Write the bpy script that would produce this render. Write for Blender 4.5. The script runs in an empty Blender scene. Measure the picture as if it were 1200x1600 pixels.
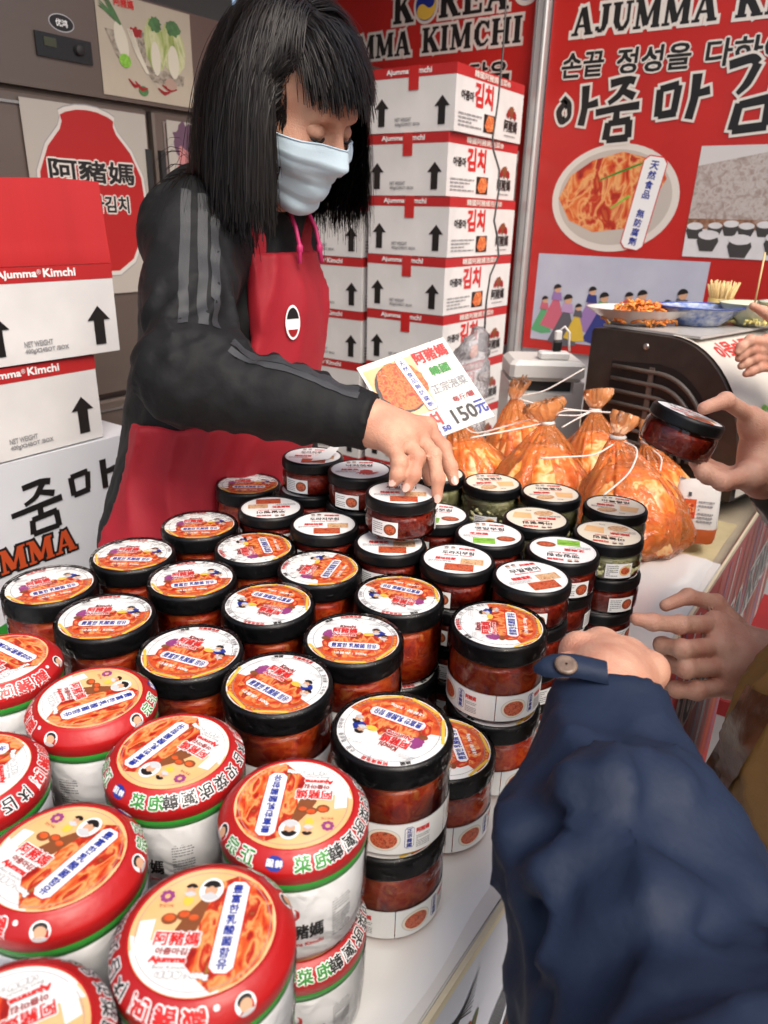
import bpy, math, random
import numpy as np
from mathutils import Vector, Matrix
from mathutils.bvhtree import BVHTree

random.seed(7)
RNG = np.random.default_rng(11)
rad = math.radians
SC = bpy.context.scene
COL = SC.collection

# ------------------------------------------------------------------ camera
FPX = 1150.0                                   # focal length in photo pixels (1200 x 1600)
PITCH, YAW, ROLL = rad(21.93), rad(34.72), rad(1.5)
CAM = np.array([0.0, 0.0, 1.42])
_cy, _sy = math.cos(YAW), math.sin(YAW)
AX_W = np.array([-_sy * math.cos(PITCH), _cy * math.cos(PITCH), -math.sin(PITCH)])
_r = np.array([_cy, _sy, 0.0]); _u = np.cross(_r, AX_W)
AX_R = math.cos(ROLL) * _r + math.sin(ROLL) * _u
AX_U = -math.sin(ROLL) * _r + math.cos(ROLL) * _u
cd = bpy.data.cameras.new('camera')
cd.sensor_fit = 'VERTICAL'; cd.sensor_height = 36.0; cd.lens = 36.0 * FPX / 1600.0
cd.clip_start = 0.02; cd.clip_end = 500
cd.dof.use_dof = True; cd.dof.focus_distance = 0.82; cd.dof.aperture_fstop = 9.0
cam = bpy.data.objects.new('camera', cd); COL.objects.link(cam)
cam.matrix_world = Matrix(((AX_R[0], AX_U[0], -AX_W[0], CAM[0]), (AX_R[1], AX_U[1], -AX_W[1], CAM[1]),
                           (AX_R[2], AX_U[2], -AX_W[2], CAM[2]), (0, 0, 0, 1)))
SC.camera = cam

# ------------------------------------------------------------------ light
w = bpy.data.worlds.new('World'); SC.world = w; w.use_nodes = True
nt = w.node_tree; bg = nt.nodes['Background']
sky = nt.nodes.new('ShaderNodeTexSky'); sky.sky_type = 'NISHITA'; sky.sun_disc = False
SUN_EL, SUN_AZ = rad(52), rad(115)             # azimuth measured clockwise from +Y (towards +X)
sky.sun_elevation = SUN_EL; sky.sun_rotation = SUN_AZ
sky.air_density = 1.0; sky.dust_density = 6.0; sky.ozone_density = 1.0
nt.links.new(sky.outputs[0], bg.inputs[0]); bg.inputs[1].default_value = 0.15
sl = bpy.data.lights.new('sun', 'SUN'); sl.energy = 1.2; sl.angle = rad(40); sl.color = (1.0, 0.96, 0.91)
so = bpy.data.objects.new('sun', sl); COL.objects.link(so)
sd = Vector((math.sin(SUN_AZ) * math.cos(SUN_EL), math.cos(SUN_AZ) * math.cos(SUN_EL), math.sin(SUN_EL)))
so.rotation_euler = sd.to_track_quat('Z', 'Y').to_euler()
vs = SC.view_settings; vs.view_transform = 'Standard'; vs.look = 'None'; vs.gamma = 1.0
vs.use_curve_mapping = False; vs.exposure = 0.62
CANOPY_X = -0.95  # front edge of the unseen canopy, set by how far daylight should reach in
SC.cycles.use_denoising = True
SC.cycles.max_bounces = 8; SC.cycles.transparent_max_bounces = 12

# ------------------------------------------------------------------ helpers
def spot(px, py, d):
    """world point at photo pixel (px,py) and metric depth d from the camera"""
    return CAM + (AX_W + AX_R * (px - 600) / FPX - AX_U * (py - 800) / FPX) * d

def spot_z(px, py, z):
    v = AX_W + AX_R * (px - 600) / FPX - AX_U * (py - 800) / FPX
    return CAM + v * (z - CAM[2]) / v[2]

MATS = {}
def M(name, col, rough=0.5, metal=0.0, spec=0.5, coat=0.0, var=0.0, vscale=20.0, bump=0.0, bscale=200.0,
      col2=None, sheen=0.0, sss=0.0, stretch=None, detail=4.0):
    if name in MATS: return MATS[name]
    m = bpy.data.materials.new(name); m.use_nodes = True; MATS[name] = m
    t = m.node_tree; b = t.nodes['Principled BSDF']
    c = (*col, 1.0)
    b.inputs['Base Color'].default_value = c; b.inputs['Roughness'].default_value = rough
    b.inputs['Metallic'].default_value = metal; b.inputs['Specular IOR Level'].default_value = spec
    b.inputs['Coat Weight'].default_value = coat; b.inputs['Coat Roughness'].default_value = 0.08
    if sheen: b.inputs['Sheen Weight'].default_value = sheen
    if sss:
        b.inputs['Subsurface Weight'].default_value = sss
        b.inputs['Subsurface Radius'].default_value = (0.012, 0.005, 0.003); b.inputs['Subsurface Scale'].default_value = 0.5
    if var or col2 or bump:
        tc = t.nodes.new('ShaderNodeTexCoord'); co = tc.outputs['Object']
        if stretch:
            mp = t.nodes.new('ShaderNodeMapping'); mp.inputs['Scale'].default_value = stretch
            t.links.new(co, mp.inputs[0]); co = mp.outputs[0]
    if var or col2:
        n = t.nodes.new('ShaderNodeTexNoise'); n.inputs['Scale'].default_value = vscale; n.inputs['Detail'].default_value = detail
        t.links.new(co, n.inputs['Vector'])
        r = t.nodes.new('ShaderNodeValToRGB')
        c2 = (*col2, 1.0) if col2 else tuple(min(1, x * (1 + var)) for x in col) + (1.0,)
        c1 = c if col2 else tuple(x * (1 - var) for x in col) + (1.0,)
        r.color_ramp.elements[0].position = 0.3; r.color_ramp.elements[1].position = 0.7
        r.color_ramp.elements[0].color = c1; r.color_ramp.elements[1].color = c2
        t.links.new(n.outputs[0], r.inputs[0]); t.links.new(r.outputs[0], b.inputs['Base Color'])
    if bump:
        n2 = t.nodes.new('ShaderNodeTexNoise'); n2.inputs['Scale'].default_value = bscale; n2.inputs['Detail'].default_value = 3
        t.links.new(co, n2.inputs['Vector'])
        bp = t.nodes.new('ShaderNodeBump'); bp.inputs['Strength'].default_value = bump; bp.inputs['Distance'].default_value = 0.004
        t.links.new(n2.outputs[0], bp.inputs['Height']); t.links.new(bp.outputs[0], b.inputs['Normal'])
    return m

def food(name, cols, scale=60.0, rough=0.25, coat=0.0, stretch=(1, 1, 1), bump=0.0, dist=0.6, smooth=False):
    """mottled food: distorted noise through a many-coloured ramp"""
    if name in MATS: return MATS[name]
    m = bpy.data.materials.new(name); m.use_nodes = True; MATS[name] = m
    t = m.node_tree; b = t.nodes['Principled BSDF']
    b.inputs['Roughness'].default_value = rough; b.inputs['Coat Weight'].default_value = coat
    tc = t.nodes.new('ShaderNodeTexCoord'); mp = t.nodes.new('ShaderNodeMapping'); mp.inputs['Scale'].default_value = stretch
    t.links.new(tc.outputs['Object'], mp.inputs[0])
    n = t.nodes.new('ShaderNodeTexNoise'); n.inputs['Scale'].default_value = scale; n.inputs['Detail'].default_value = 5
    n.inputs['Distortion'].default_value = dist
    t.links.new(mp.outputs[0], n.inputs['Vector'])
    r = t.nodes.new('ShaderNodeValToRGB'); e = r.color_ramp.elements
    ps = np.linspace(0.28, 0.72, len(cols))
    e[0].position = ps[0]; e[0].color = (*cols[0], 1); e[1].position = ps[-1]; e[1].color = (*cols[-1], 1)
    for p, c in list(zip(ps, cols))[1:-1]:
        q = e.new(float(p)); q.color = (*c, 1)
    t.links.new(n.outputs[0], r.inputs[0]); t.links.new(r.outputs[0], b.inputs['Base Color'])
    if bump:
        bp = t.nodes.new('ShaderNodeBump'); bp.inputs['Strength'].default_value = bump; bp.inputs['Distance'].default_value = 0.006
        t.links.new(n.outputs[0], bp.inputs['Height']); t.links.new(bp.outputs[0], b.inputs['Normal'])
    return m

def clear(name, tint=(1, 1, 1), ior=1.45, gloss_rough=0.03, haze=0.0, bump=0.0, bscale=40.0, hazecol=(1, 1, 1)):
    """thin clear plastic: transparent + fresnel gloss (+ a little milky diffuse)"""
    if name in MATS: return MATS[name]
    m = bpy.data.materials.new(name); m.use_nodes = True; MATS[name] = m
    t = m.node_tree; out = t.nodes['Material Output']; t.nodes.remove(t.nodes['Principled BSDF'])
    tr = t.nodes.new('ShaderNodeBsdfTransparent'); tr.inputs[0].default_value = (*tint, 1)
    gl = t.nodes.new('ShaderNodeBsdfGlossy'); gl.inputs['Roughness'].default_value = gloss_rough
    fr = t.nodes.new('ShaderNodeFresnel'); fr.inputs[0].default_value = ior
    mx = t.nodes.new('ShaderNodeMixShader')
    base = tr.outputs[0]
    if haze:
        df = t.nodes.new('ShaderNodeBsdfDiffuse'); df.inputs[0].default_value = (*hazecol, 1)
        m2 = t.nodes.new('ShaderNodeMixShader'); m2.inputs[0].default_value = haze
        t.links.new(tr.outputs[0], m2.inputs[1]); t.links.new(df.outputs[0], m2.inputs[2]); base = m2.outputs[0]
    t.links.new(fr.outputs[0], mx.inputs[0]); t.links.new(base, mx.inputs[1]); t.links.new(gl.outputs[0], mx.inputs[2])
    t.links.new(mx.outputs[0], out.inputs[0])
    if bump:
        tc = t.nodes.new('ShaderNodeTexCoord'); n = t.nodes.new('ShaderNodeTexNoise'); n.inputs['Scale'].default_value = bscale
        n.inputs['Distortion'].default_value = 1.5
        t.links.new(tc.outputs['Object'], n.inputs['Vector'])
        bp = t.nodes.new('ShaderNodeBump'); bp.inputs['Strength'].default_value = bump; bp.inputs['Distance'].default_value = 0.01
        t.links.new(n.outputs[0], bp.inputs['Height'])
        t.links.new(bp.outputs[0], gl.inputs['Normal']); t.links.new(bp.outputs[0], fr.inputs['Normal'])
    return m

class B:
    """collects shapes with materials; mesh() makes ONE mesh datablock"""
    def __init__(s): s.v = []; s.f = []; s.mi = []; s.sm = []; s.mats = []
    def slot(s, m):
        if m not in s.mats: s.mats.append(m)
        return s.mats.index(m)
    def add(s, v, f, m, smooth=False):
        o = len(s.v); k = s.slot(m)
        s.v.extend([tuple(map(float, p)) for p in v])
        for q in f: s.f.append([o + i for i in q]); s.mi.append(k); s.sm.append(smooth)
        return s
    def box(s, x0, x1, y0, y1, z0, z1, m, bevel=0.0):
        if bevel:
            b = bevel; vs = []; 
            for z, i in ((z0, b), (z0 + b, 0), (z1 - b, 0), (z1, b)):
                c = max(b - i, 0) if False else 0
                xs0, xs1, ys0, ys1 = x0 + i, x1 - i, y0 + i, y1 - i
                k = b
                vs += [(xs0 + k, ys0, z), (xs1 - k, ys0, z), (xs1, ys0 + k, z), (xs1, ys1 - k, z), (xs1 - k, ys1, z), (xs0 + k, ys1, z), (xs0, ys1 - k, z), (xs0, ys0 + k, z)]
            fs = [list(range(7, -1, -1)), list(range(24, 32))]
            for r in range(3):
                for i in range(8): j = (i + 1) % 8; fs.append([r * 8 + i, r * 8 + j, r * 8 + 8 + j, r * 8 + 8 + i])
            return s.add(vs, fs, m)
        v = [(x, y, z) for z in (z0, z1) for y in (y0, y1) for x in (x0, x1)]
        return s.add(v, [(0, 2, 3, 1), (4, 5, 7, 6), (0, 1, 5, 4), (2, 6, 7, 3), (0, 4, 6, 2), (1, 3, 7, 5)], m)
    def lathe(s, prof, m, n=32, smooth=True, cap0=False, cap1=False, rib=0.0, ribz=None, c=(0, 0, 0)):
        v = []; 
        for (r, z) in prof:
            for i in range(n):
                a = 2 * math.pi * i / n
                rr = r + (rib * (1 if i % 2 else -1) if ribz and ribz[0] <= z <= ribz[1] else 0)
                v.append((c[0] + rr * math.cos(a), c[1] + rr * math.sin(a), c[2] + z))
        f = []
        for k in range(len(prof) - 1):
            for i in range(n):
                j = (i + 1) % n; f.append((k * n + i, k * n + j, k * n + n + j, k * n + n + i))
        if cap0: f.append(tuple(range(n - 1, -1, -1)))
        if cap1: o = (len(prof) - 1) * n; f.append(tuple(range(o, o + n)))
        return s.add(v, f, m, smooth)
    def tube(s, pts, r, m, n=8, cap=True, smooth=True):
        pts = [Vector(p) for p in pts]; rs = r if hasattr(r, '__len__') else [r] * len(pts)
        v = []; up = Vector((0.31, 0.17, 0.93))
        for i, p in enumerate(pts):
            d = (pts[min(i + 1, len(pts) - 1)] - pts[max(i - 1, 0)]).normalized()
            a = d.cross(up)
            if a.length < 1e-4: a = d.cross(Vector((1, 0, 0)))
            a.normalize(); b = d.cross(a).normalized(); up = a.cross(d) if False else up
            for k in range(n):
                t = 2 * math.pi * k / n; v.append(p + (a * math.cos(t) + b * math.sin(t)) * rs[i])
        f = []
        for i in range(len(pts) - 1):
            for k in range(n): j = (k + 1) % n; f.append((i * n + k, i * n + j, i * n + n + j, i * n + n + k))
        if cap: f.append(tuple(range(n - 1, -1, -1))); o = (len(pts) - 1) * n; f.append(tuple(range(o, o + n)))
        return s.add(v, f, m, smooth)
    def prism(s, pts, d, m):
        """polygon pts (3D) extruded by vector d"""
        n = len(pts); d = np.array(d); v = [np.array(p) for p in pts] + [np.array(p) + d for p in pts]
        f = [tuple(range(n - 1, -1, -1)), tuple(range(n, 2 * n))] + [(i, (i + 1) % n, n + (i + 1) % n, n + i) for i in range(n)]
        return s.add(v, f, m)
    def mesh(s, name):
        me = bpy.data.meshes.new(name); me.from_pydata(s.v, [], s.f)
        for m in s.mats: me.materials.append(m)
        me.polygons.foreach_set('material_index', s.mi); me.polygons.foreach_set('use_smooth', s.sm)
        me.update(); return me
    def build(s, name, parent=None, **k): return ob(name, s.mesh(name), parent, **k)

def ob(name, data, parent=None, loc=None, rot=None, **props):
    o = bpy.data.objects.new(name, data); COL.objects.link(o)
    if parent: o.parent = parent
    if loc is not None: o.location = loc
    if rot is not None: o.rotation_euler = rot
    for k, v in props.items(): o[k] = v
    return o

def thing(name, label, cat, loc=(0, 0, 0), rot=(0, 0, 0), group=None):
    o = ob(name, None, None, loc, rot, label=label, category=cat); o.empty_display_size = 0.05
    if group: o['group'] = group
    return o

def tag(o, label, cat, group=None):
    o['label'] = label; o['category'] = cat
    if group: o['group'] = group
    return o

def copy_tree(o, parent=None):
    c = o.copy(); COL.objects.link(c); c.parent = parent
    for ch in o.children: copy_tree(ch, c)
    return c

# ---- lettering ---------------------------------------------------------
_TX = {}
def glyphs(s, spacing=1.0):
    """(verts, faces) of a line of type from the built-in font, raw units"""
    k = (s, spacing)
    if k in _TX: return _TX[k]
    c = bpy.data.curves.new('type', 'FONT'); c.body = s; c.size = 1.0; c.resolution_u = 2; c.space_character = spacing
    o = bpy.data.objects.new('type', c)
    COL.objects.link(o)
    dg = bpy.context.evaluated_depsgraph_get()
    me = bpy.data.meshes.new_from_object(o.evaluated_get(dg))
    v = np.array([p.co[:2] for p in me.vertices], float).reshape(-1, 2); f = [tuple(p.vertices) for p in me.polygons]
    bpy.data.objects.remove(o); bpy.data.curves.remove(c); bpy.data.meshes.remove(me)
    if len(v):
        lo, hi = v.min(0), v.max(0); v = v - (lo + hi) / 2
    _TX[k] = (v, f); return _TX[k]

# heavy slab letters for the stall's banners: strokes (x0,y0,x1,y1,t) in a box 1 high
SLAB = {
 'A': (0.95, [(.16, .03, .44, .97, .13), (.78, .03, .47, .97, .25), (.28, .33, .66, .33, .1), (0, .05, .32, .05, .1), (.58, .05, .97, .05, .1)]),
 'J': (0.68, [(.46, .97, .46, .28, .25), (.46, .3, .36, .1, .2), (.38, .1, .16, .1, .14), (.14, .1, .14, .25, .16), (.26, .95, .66, .95, .1)]),
 'U': (0.9, [(.22, .97, .22, .3, .25), (.22, .34, .34, .12, .22), (.32, .09, .6, .09, .16), (.58, .1, .7, .32, .16), (.71, .3, .71, .97, .13), (.02, .95, .42, .95, .1), (.56, .95, .88, .95, .1)]),
 'M': (1.12, [(.16, .03, .18, .97, .12), (.2, .97, .53, .1, .24), (.53, .1, .86, .97, .12), (.9, .97, .92, .03, .25), (0, .05, .32, .05, .1), (.74, .05, 1.1, .05, .1), (0, .95, .26, .95, .1), (.84, .95, 1.1, .95, .1)]),
 'K': (0.95, [(.22, .03, .22, .97, .25), (.3, .42, .74, .95, .12), (.42, .6, .78, .05, .26), (.02, .05, .42, .05, .1), (.02, .95, .42, .95, .1), (.56, .95, .9, .95, .1), (.56, .05, .97, .05, .1)]),
 'I': (0.46, [(.22, .03, .22, .97, .25), (.02, .05, .42, .05, .1), (.02, .95, .42, .95, .1)]),
 'C': (0.85, [(.2, .3, .2, .7, .25), (.2, .68, .36, .9, .2), (.34, .93, .6, .91, .13), (.6, .92, .74, .76, .13), (.76, .97, .76, .66, .1), (.2, .32, .36, .1, .2), (.34, .07, .6, .09, .13), (.6, .08, .78, .27, .11)]),
 'H': (1.0, [(.22, .03, .22, .97, .25), (.76, .03, .76, .97, .25), (.22, .5, .76, .5, .11), (.02, .05, .42, .05, .1), (.02, .95, .42, .95, .1), (.56, .05, .96, .05, .1), (.56, .95, .96, .95, .1)]),
 'R': (0.95, [(.22, .03, .22, .97, .25), (.22, .95, .6, .93, .11), (.58, .93, .72, .76, .2), (.72, .78, .6, .55, .2), (.22, .5, .62, .52, .11), (.45, .5, .74, .05, .24), (.02, .05, .42, .05, .1), (.02, .95, .3, .95, .1), (.6, .05, .95, .05, .1)]),
 'E': (0.85, [(.22, .03, .22, .97, .25), (.02, .95, .74, .95, .11), (.02, .05, .76, .05, .11), (.22, .5, .56, .5, .11), (.72, .99, .72, .72, .11), (.75, .01, .75, .3, .11), (.56, .64, .56, .36, .1)]),
 'O': (0.95, []), ' ': (0.4, []),
}

class Art:
    """flat print: 2D shapes in layers, laid on a surface by a mapping function"""
    def __init__(s): s.items = []; s.k = 0
    def put(s, v, f, m, l): s.k += 1; s.items.append((np.asarray(v, float), f, m, l + 0.004 * (s.k % 60)))
    def rect(s, x0, y0, x1, y1, m, l, n=1):
        xs = np.linspace(x0, x1, n + 1)
        v = [(x, y) for y in (y0, y1) for x in xs]
        s.put(v, [(i, i + 1, n + 2 + i, n + 1 + i) for i in range(n)], m, l)
    def poly(s, pts, m, l): s.put(pts, [tuple(range(len(pts)))], m, l)
    def ell(s, cx, cy, rx, ry, m, l, rot=0.0, n=28, jag=0.0):
        a = np.linspace(0, 2 * math.pi, n, endpoint=False); k = 1 + jag * RNG.uniform(-1, 1, n)
        x, y = rx * np.cos(a) * k, ry * np.sin(a) * k; c, q = math.cos(rot), math.sin(rot)
        s.poly(np.stack([cx + x * c - y * q, cy + x * q + y * c], 1), m, l)
    def oval(s, cx, cy, rx, ry, m, l, n=12):
        """ellipse cut in upright strips, so it can wrap round a jar"""
        x = cx - rx * np.cos(np.linspace(0, math.pi, n + 1)); e = ry * np.sin(np.linspace(0, math.pi, n + 1))
        s.put(np.concatenate([np.stack([x, cy - e], 1), np.stack([x, cy + e], 1)]), [(i, i + 1, n + 2 + i, n + 1 + i) for i in range(n)], m, l)
    def sector(s, r0, r1, a0, a1, m, l, n=16, c=(0, 0)):
        a = np.linspace(a0, a1, n + 1); v = [(c[0] + r * math.cos(t), c[1] + r * math.sin(t)) for r in (r0, r1) for t in a]
        s.put(v, [(i, i + 1, n + 2 + i, n + 1 + i) for i in range(n)], m, l)
    def loz(s, cx, cy, w, h, m, l, rot=0.0, cut=0.25):
        c = min(w, h) * cut; p = np.array([(-w / 2 + c, -h / 2), (w / 2 - c, -h / 2), (w / 2, -h / 2 + c), (w / 2, h / 2 - c), (w / 2 - c, h / 2), (-w / 2 + c, h / 2), (-w / 2, h / 2 - c), (-w / 2, -h / 2 + c)])
        q = np.array([[math.cos(rot), math.sin(rot)], [-math.sin(rot), math.cos(rot)]]); s.poly(p @ q + (cx, cy), m, l)
    def text(s, t, cx, cy, h, m, l, rot=0.0, w=None, bold=0.0, out=None, outw=0.0, spacing=1.0):
        v, f = glyphs(t, spacing)
        if not len(v): return
        e = v.max(0) - v.min(0); k = h / max(e[1], 1e-6); sc = np.array([k if w is None else w / max(e[0], 1e-6), k])
        p = v * sc; q = np.array([[math.cos(rot), math.sin(rot)], [-math.sin(rot), math.cos(rot)]])
        if out:
            for i in range(8):
                a = i * math.pi / 4; s.put((p + np.array([math.cos(a), math.sin(a)]) * (outw + bold)) @ q + (cx, cy), f, out, l - 0.5)
        if bold:
            for i in range(4):
                a = i * math.pi / 2 + 0.78; s.put((p + np.array([math.cos(a), math.sin(a)]) * bold) @ q + (cx, cy), f, m, l)
        s.put(p @ q + (cx, cy), f, m, l)
    def slab(s, t, x, y, h, m, l, out=None, ow=0.0, w=None, gap=0.06):
        tot = sum(SLAB[c][0] + gap for c in t) * h; kx = 1.0 if w is None else w / tot
        for c in t:
            wd, st = SLAB[c]
            for (x0, y0, x1, y1, th) in st:
                a = np.array([x + x0 * h * kx, y + y0 * h]); b = np.array([x + x1 * h * kx, y + y1 * h]); d = b - a; L = np.linalg.norm(d); d /= L; n = np.array([-d[1], d[0]])
                for mm, e, ll in ((out, ow, l - 1), (m, 0, l)):
                    if mm is None: continue
                    q = th * h / 2 + e; A, Bq = a - d * e, b + d * e
                    s.poly([A - n * q, Bq - n * q, Bq + n * q, A + n * q], mm, ll)
            x += (wd + gap) * h * kx
        return x
    def stroke(s, pts, ws, m, l, out=None, ow=0.0):
        """brush stroke with changing width"""
        p = np.array(pts, float); wv = np.array(ws if hasattr(ws, '__len__') else [ws] * len(p), float)
        t = np.linspace(0, len(p) - 1, (len(p) - 1) * 5 + 1); q = np.stack([np.interp(t, range(len(p)), p[:, i]) for i in (0, 1)], 1); ww = np.interp(t, range(len(p)), wv)
        if len(p) > 2:
            for _ in range(2): q[1:-1] = (q[:-2] + 2 * q[1:-1] + q[2:]) / 4
        d = np.gradient(q, axis=0); d /= np.linalg.norm(d, axis=1)[:, None] + 1e-9; n = np.stack([-d[:, 1], d[:, 0]], 1)
        N = len(q)
        for mm, e, ll in ((out, ow, l - 1), (m, 0, l)):
            if mm is None: continue
            k = q.copy(); k[0] -= d[0] * e; k[-1] += d[-1] * e; g = ww / 2 + e
            s.put(np.concatenate([k - n * g[:, None], k + n * g[:, None]]), [(i, i + 1, N + i + 1, N + i) for i in range(N - 1)], mm, ll)
    def onto(s, b, fn):
        for v, f, m, l in s.items: b.add([fn(x, y, l) for x, y in v], f, m)
        return b

def flat(o, ex, ey, ez, lay=0.0003):
    o, ex, ey, ez = (np.array(q, float) for q in (o, ex, ey, ez))
    return lambda x, y, l: o + ex * x + ey * y + ez * (lay * (l + 1))

# ---- soft shapes: distance fields meshed with surface nets -------------------
def surface_nets(F, lo, h):
    S = F < 0
    nx, ny, nz = F.shape
    c = np.zeros((nx - 1, ny - 1, nz - 1), np.int8)
    for i in (0, 1):
        for j in (0, 1):
            for k in (0, 1): c += S[i:nx - 1 + i, j:ny - 1 + j, k:nz - 1 + k]
    idx = np.argwhere((c > 0) & (c < 8)); n = len(idx)
    ID = -np.ones(c.shape, np.int64); ID[tuple(idx.T)] = np.arange(n)
    acc = np.zeros((n, 3)); cnt = np.zeros(n)
    cor = [(i, j, k) for i in (0, 1) for j in (0, 1) for k in (0, 1)]
    val = {q: F[idx[:, 0] + q[0], idx[:, 1] + q[1], idx[:, 2] + q[2]] for q in cor}
    for a in cor:
        for ax in range(3):
            if a[ax] == 0:
                b = list(a); b[ax] = 1; b = tuple(b); va, vb = val[a], val[b]; x = (va < 0) != (vb < 0)
                t = np.where(x, va / np.where(x, va - vb, 1), 0); p = np.zeros((n, 3)) + np.array(a); p[:, ax] += t
                acc[x] += p[x]; cnt[x] += 1
    V = lo + (idx + acc / cnt[:, None]) * h
    Q = []
    for ax in range(3):
        o1, o2 = (ax + 1) % 3, (ax + 2) % 3
        sl0 = [slice(None)] * 3; sl1 = [slice(None)] * 3
        sl0[ax] = slice(0, -1); sl1[ax] = slice(1, None)
        for q in (o1, o2): sl0[q] = slice(1, -1); sl1[q] = slice(1, -1)
        A, Bq = S[tuple(sl0)], S[tuple(sl1)]
        for sign in (0, 1):
            e = np.argwhere((A & ~Bq) if sign == 0 else (~A & Bq))
            e[:, o1] += 1; e[:, o2] += 1
            def g(d1, d2):
                k = e.copy(); k[:, o1] += d1; k[:, o2] += d2; return ID[k[:, 0], k[:, 1], k[:, 2]]
            q = np.stack([g(-1, -1), g(0, -1), g(0, 0), g(-1, 0)], 1)
            Q.append(q if sign == 0 else q[:, ::-1])
    return V, np.concatenate(Q)

def cap(a, b, ra, rb=None, k=0.02): return ('c', np.array(a, float), np.array(b, float), ra, ra if rb is None else rb, k)
def ell(c, r, R=None, k=0.02): return ('e', np.array(c, float), np.array(r, float), np.eye(3) if R is None else R, k)   # rows of R: local axes

def prim_d(p, P):
    if p[0] == 'c':
        a, b, ra, rb = p[1:5]; ba = b - a; t = np.clip(((P - a) @ ba) / max(ba @ ba, 1e-9), 0, 1)
        return np.linalg.norm(P - a - t[..., None] * ba, axis=-1) - (ra + (rb - ra) * t)
    c, r, R = p[1:4]; q = (P - c) @ R.T; k0 = np.linalg.norm(q / r, axis=-1); k1 = np.linalg.norm(q / (r * r), axis=-1)
    return k0 * (k0 - 1) / np.maximum(k1, 1e-6)

def field(prims, h, pad=0.03, sub=(), disp=None, clip=None):
    los, his = [], []
    for p in prims:
        if p[0] == 'c':
            m = max(p[3], p[4]); los.append(np.minimum(p[1], p[2]) - m); his.append(np.maximum(p[1], p[2]) + m)
        else: m = max(p[2]); los.append(p[1] - m); his.append(p[1] + m)
    lo = np.min(los, 0) - pad; hi = np.max(his, 0) + pad
    if clip is not None: lo = np.maximum(lo, clip[0]); hi = np.minimum(hi, clip[1])
    n = np.ceil((hi - lo) / h).astype(int) + 1
    F = np.full(n, 1.0, np.float32)
    ax = [lo[i] + h * np.arange(n[i]) for i in range(3)]
    def win(l, u):
        i0 = np.clip(np.floor((l - lo) / h).astype(int), 0, n); i1 = np.clip(np.ceil((u - lo) / h).astype(int) + 1, 0, n)
        return tuple(slice(a, b) for a, b in zip(i0, i1))
    def pts(wd): return np.stack(np.meshgrid(*[ax[i][wd[i]] for i in range(3)], indexing='ij'), -1).astype(np.float32)
    for p, l, u in zip(prims, los, his):
        k = p[-1]; wd = win(l - k - 0.03, u + k + 0.03); P = pts(wd)
        if P.size == 0: continue
        d = prim_d(p, P); o = F[wd]; t = np.clip(0.5 + 0.5 * (d - o) / k, 0, 1)
        F[wd] = d + (o - d) * t - k * t * (1 - t)
    for p in sub:
        k = p[-1]; m = max(p[2]) if p[0] == 'e' else max(p[3], p[4])
        l, u = (p[1] - m, p[1] + m) if p[0] == 'e' else (np.minimum(p[1], p[2]) - m, np.maximum(p[1], p[2]) + m)
        wd = win(l - k - 0.01, u + k + 0.01); P = pts(wd)
        if P.size == 0: continue
        d = -prim_d(p, P); o = F[wd]; t = np.clip(0.5 - 0.5 * (d - o) / k, 0, 1); F[wd] = d + (o - d) * t + k * t * (1 - t)
        F[wd] = o + (F[wd] - o)
    if disp is not None:
        ii = np.argwhere(np.abs(F) < 0.04); P = lo + ii * h; F[tuple(ii.T)] += disp(P)
    return F, lo, h

def soft(prims, h, m, name, parent=None, sub=(), disp=None, clip=None, build=True, smooth_iter=0):
    F, lo, h = field(prims, h, sub=sub, disp=disp, clip=clip)
    V, Q = surface_nets(F, lo, h)
    b = B(); b.add(V, Q.tolist(), m, True)
    return b.build(name, parent) if build else (V, Q)

def waves(seed, n, lo, hi, stretch=(1, 1, 1)):
    g = np.random.default_rng(seed); K = g.normal(size=(n, 3)); K /= np.linalg.norm(K, axis=1)[:, None]; K *= g.uniform(lo, hi, (n, 1)) * np.array(stretch); ph = g.uniform(0, 6.28, n)
    return lambda P: sum(np.sin(P @ K[i] + ph[i]) for i in range(n)) / math.sqrt(n)

def folds(seed, amp, lo, hi, stretch=(1, 1, 1)):
    """cloth creases: ridged waves warped by slower waves"""
    a = waves(seed, 4, lo, hi, stretch); b = waves(seed + 1, 3, lo * 0.5, hi * 0.5)
    return lambda P: amp * (np.abs(a(P + 0.012 * b(P)[:, None])) - 0.6)
# ------------------------------------------------------------------ materials
WHITE = M('white_print', (0.82, 0.83, 0.82), 0.35, spec=0.4)
OFFW = M('cream_print', (0.78, 0.72, 0.58), 0.35)
REDP = M('red_print', (0.60, 0.018, 0.016), 0.32)
DKRED = M('dark_red_print', (0.30, 0.012, 0.014), 0.4)
ORANGE = M('orange_print', (0.68, 0.14, 0.03), 0.35, col2=(0.50, 0.04, 0.015), vscale=110)
PEACH = M('peach_print', (0.80, 0.42, 0.16), 0.35, col2=(0.80, 0.56, 0.30), vscale=25)
BLACKP = M('black_print', (0.012, 0.011, 0.011), 0.4)
GREY = M('grey_print', (0.28, 0.28, 0.29), 0.5)
LGREY = M('pale_grey_print', (0.55, 0.56, 0.57), 0.5)
BLUEP = M('blue_print', (0.012, 0.03, 0.27), 0.4)
GREENP = M('green_print', (0.03, 0.24, 0.03), 0.35)
LIME = M('lime_print', (0.22, 0.48, 0.05), 0.4, var=0.3, vscale=200)
PURPLE = M('purple_print', (0.28, 0.05, 0.20), 0.4)
BROWNP = M('brown_print', (0.22, 0.07, 0.025), 0.4)
SKINP = M('skin_print', (0.62, 0.36, 0.22), 0.4)
YELLOWP = M('yellow_print', (0.78, 0.52, 0.07), 0.4)
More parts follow.
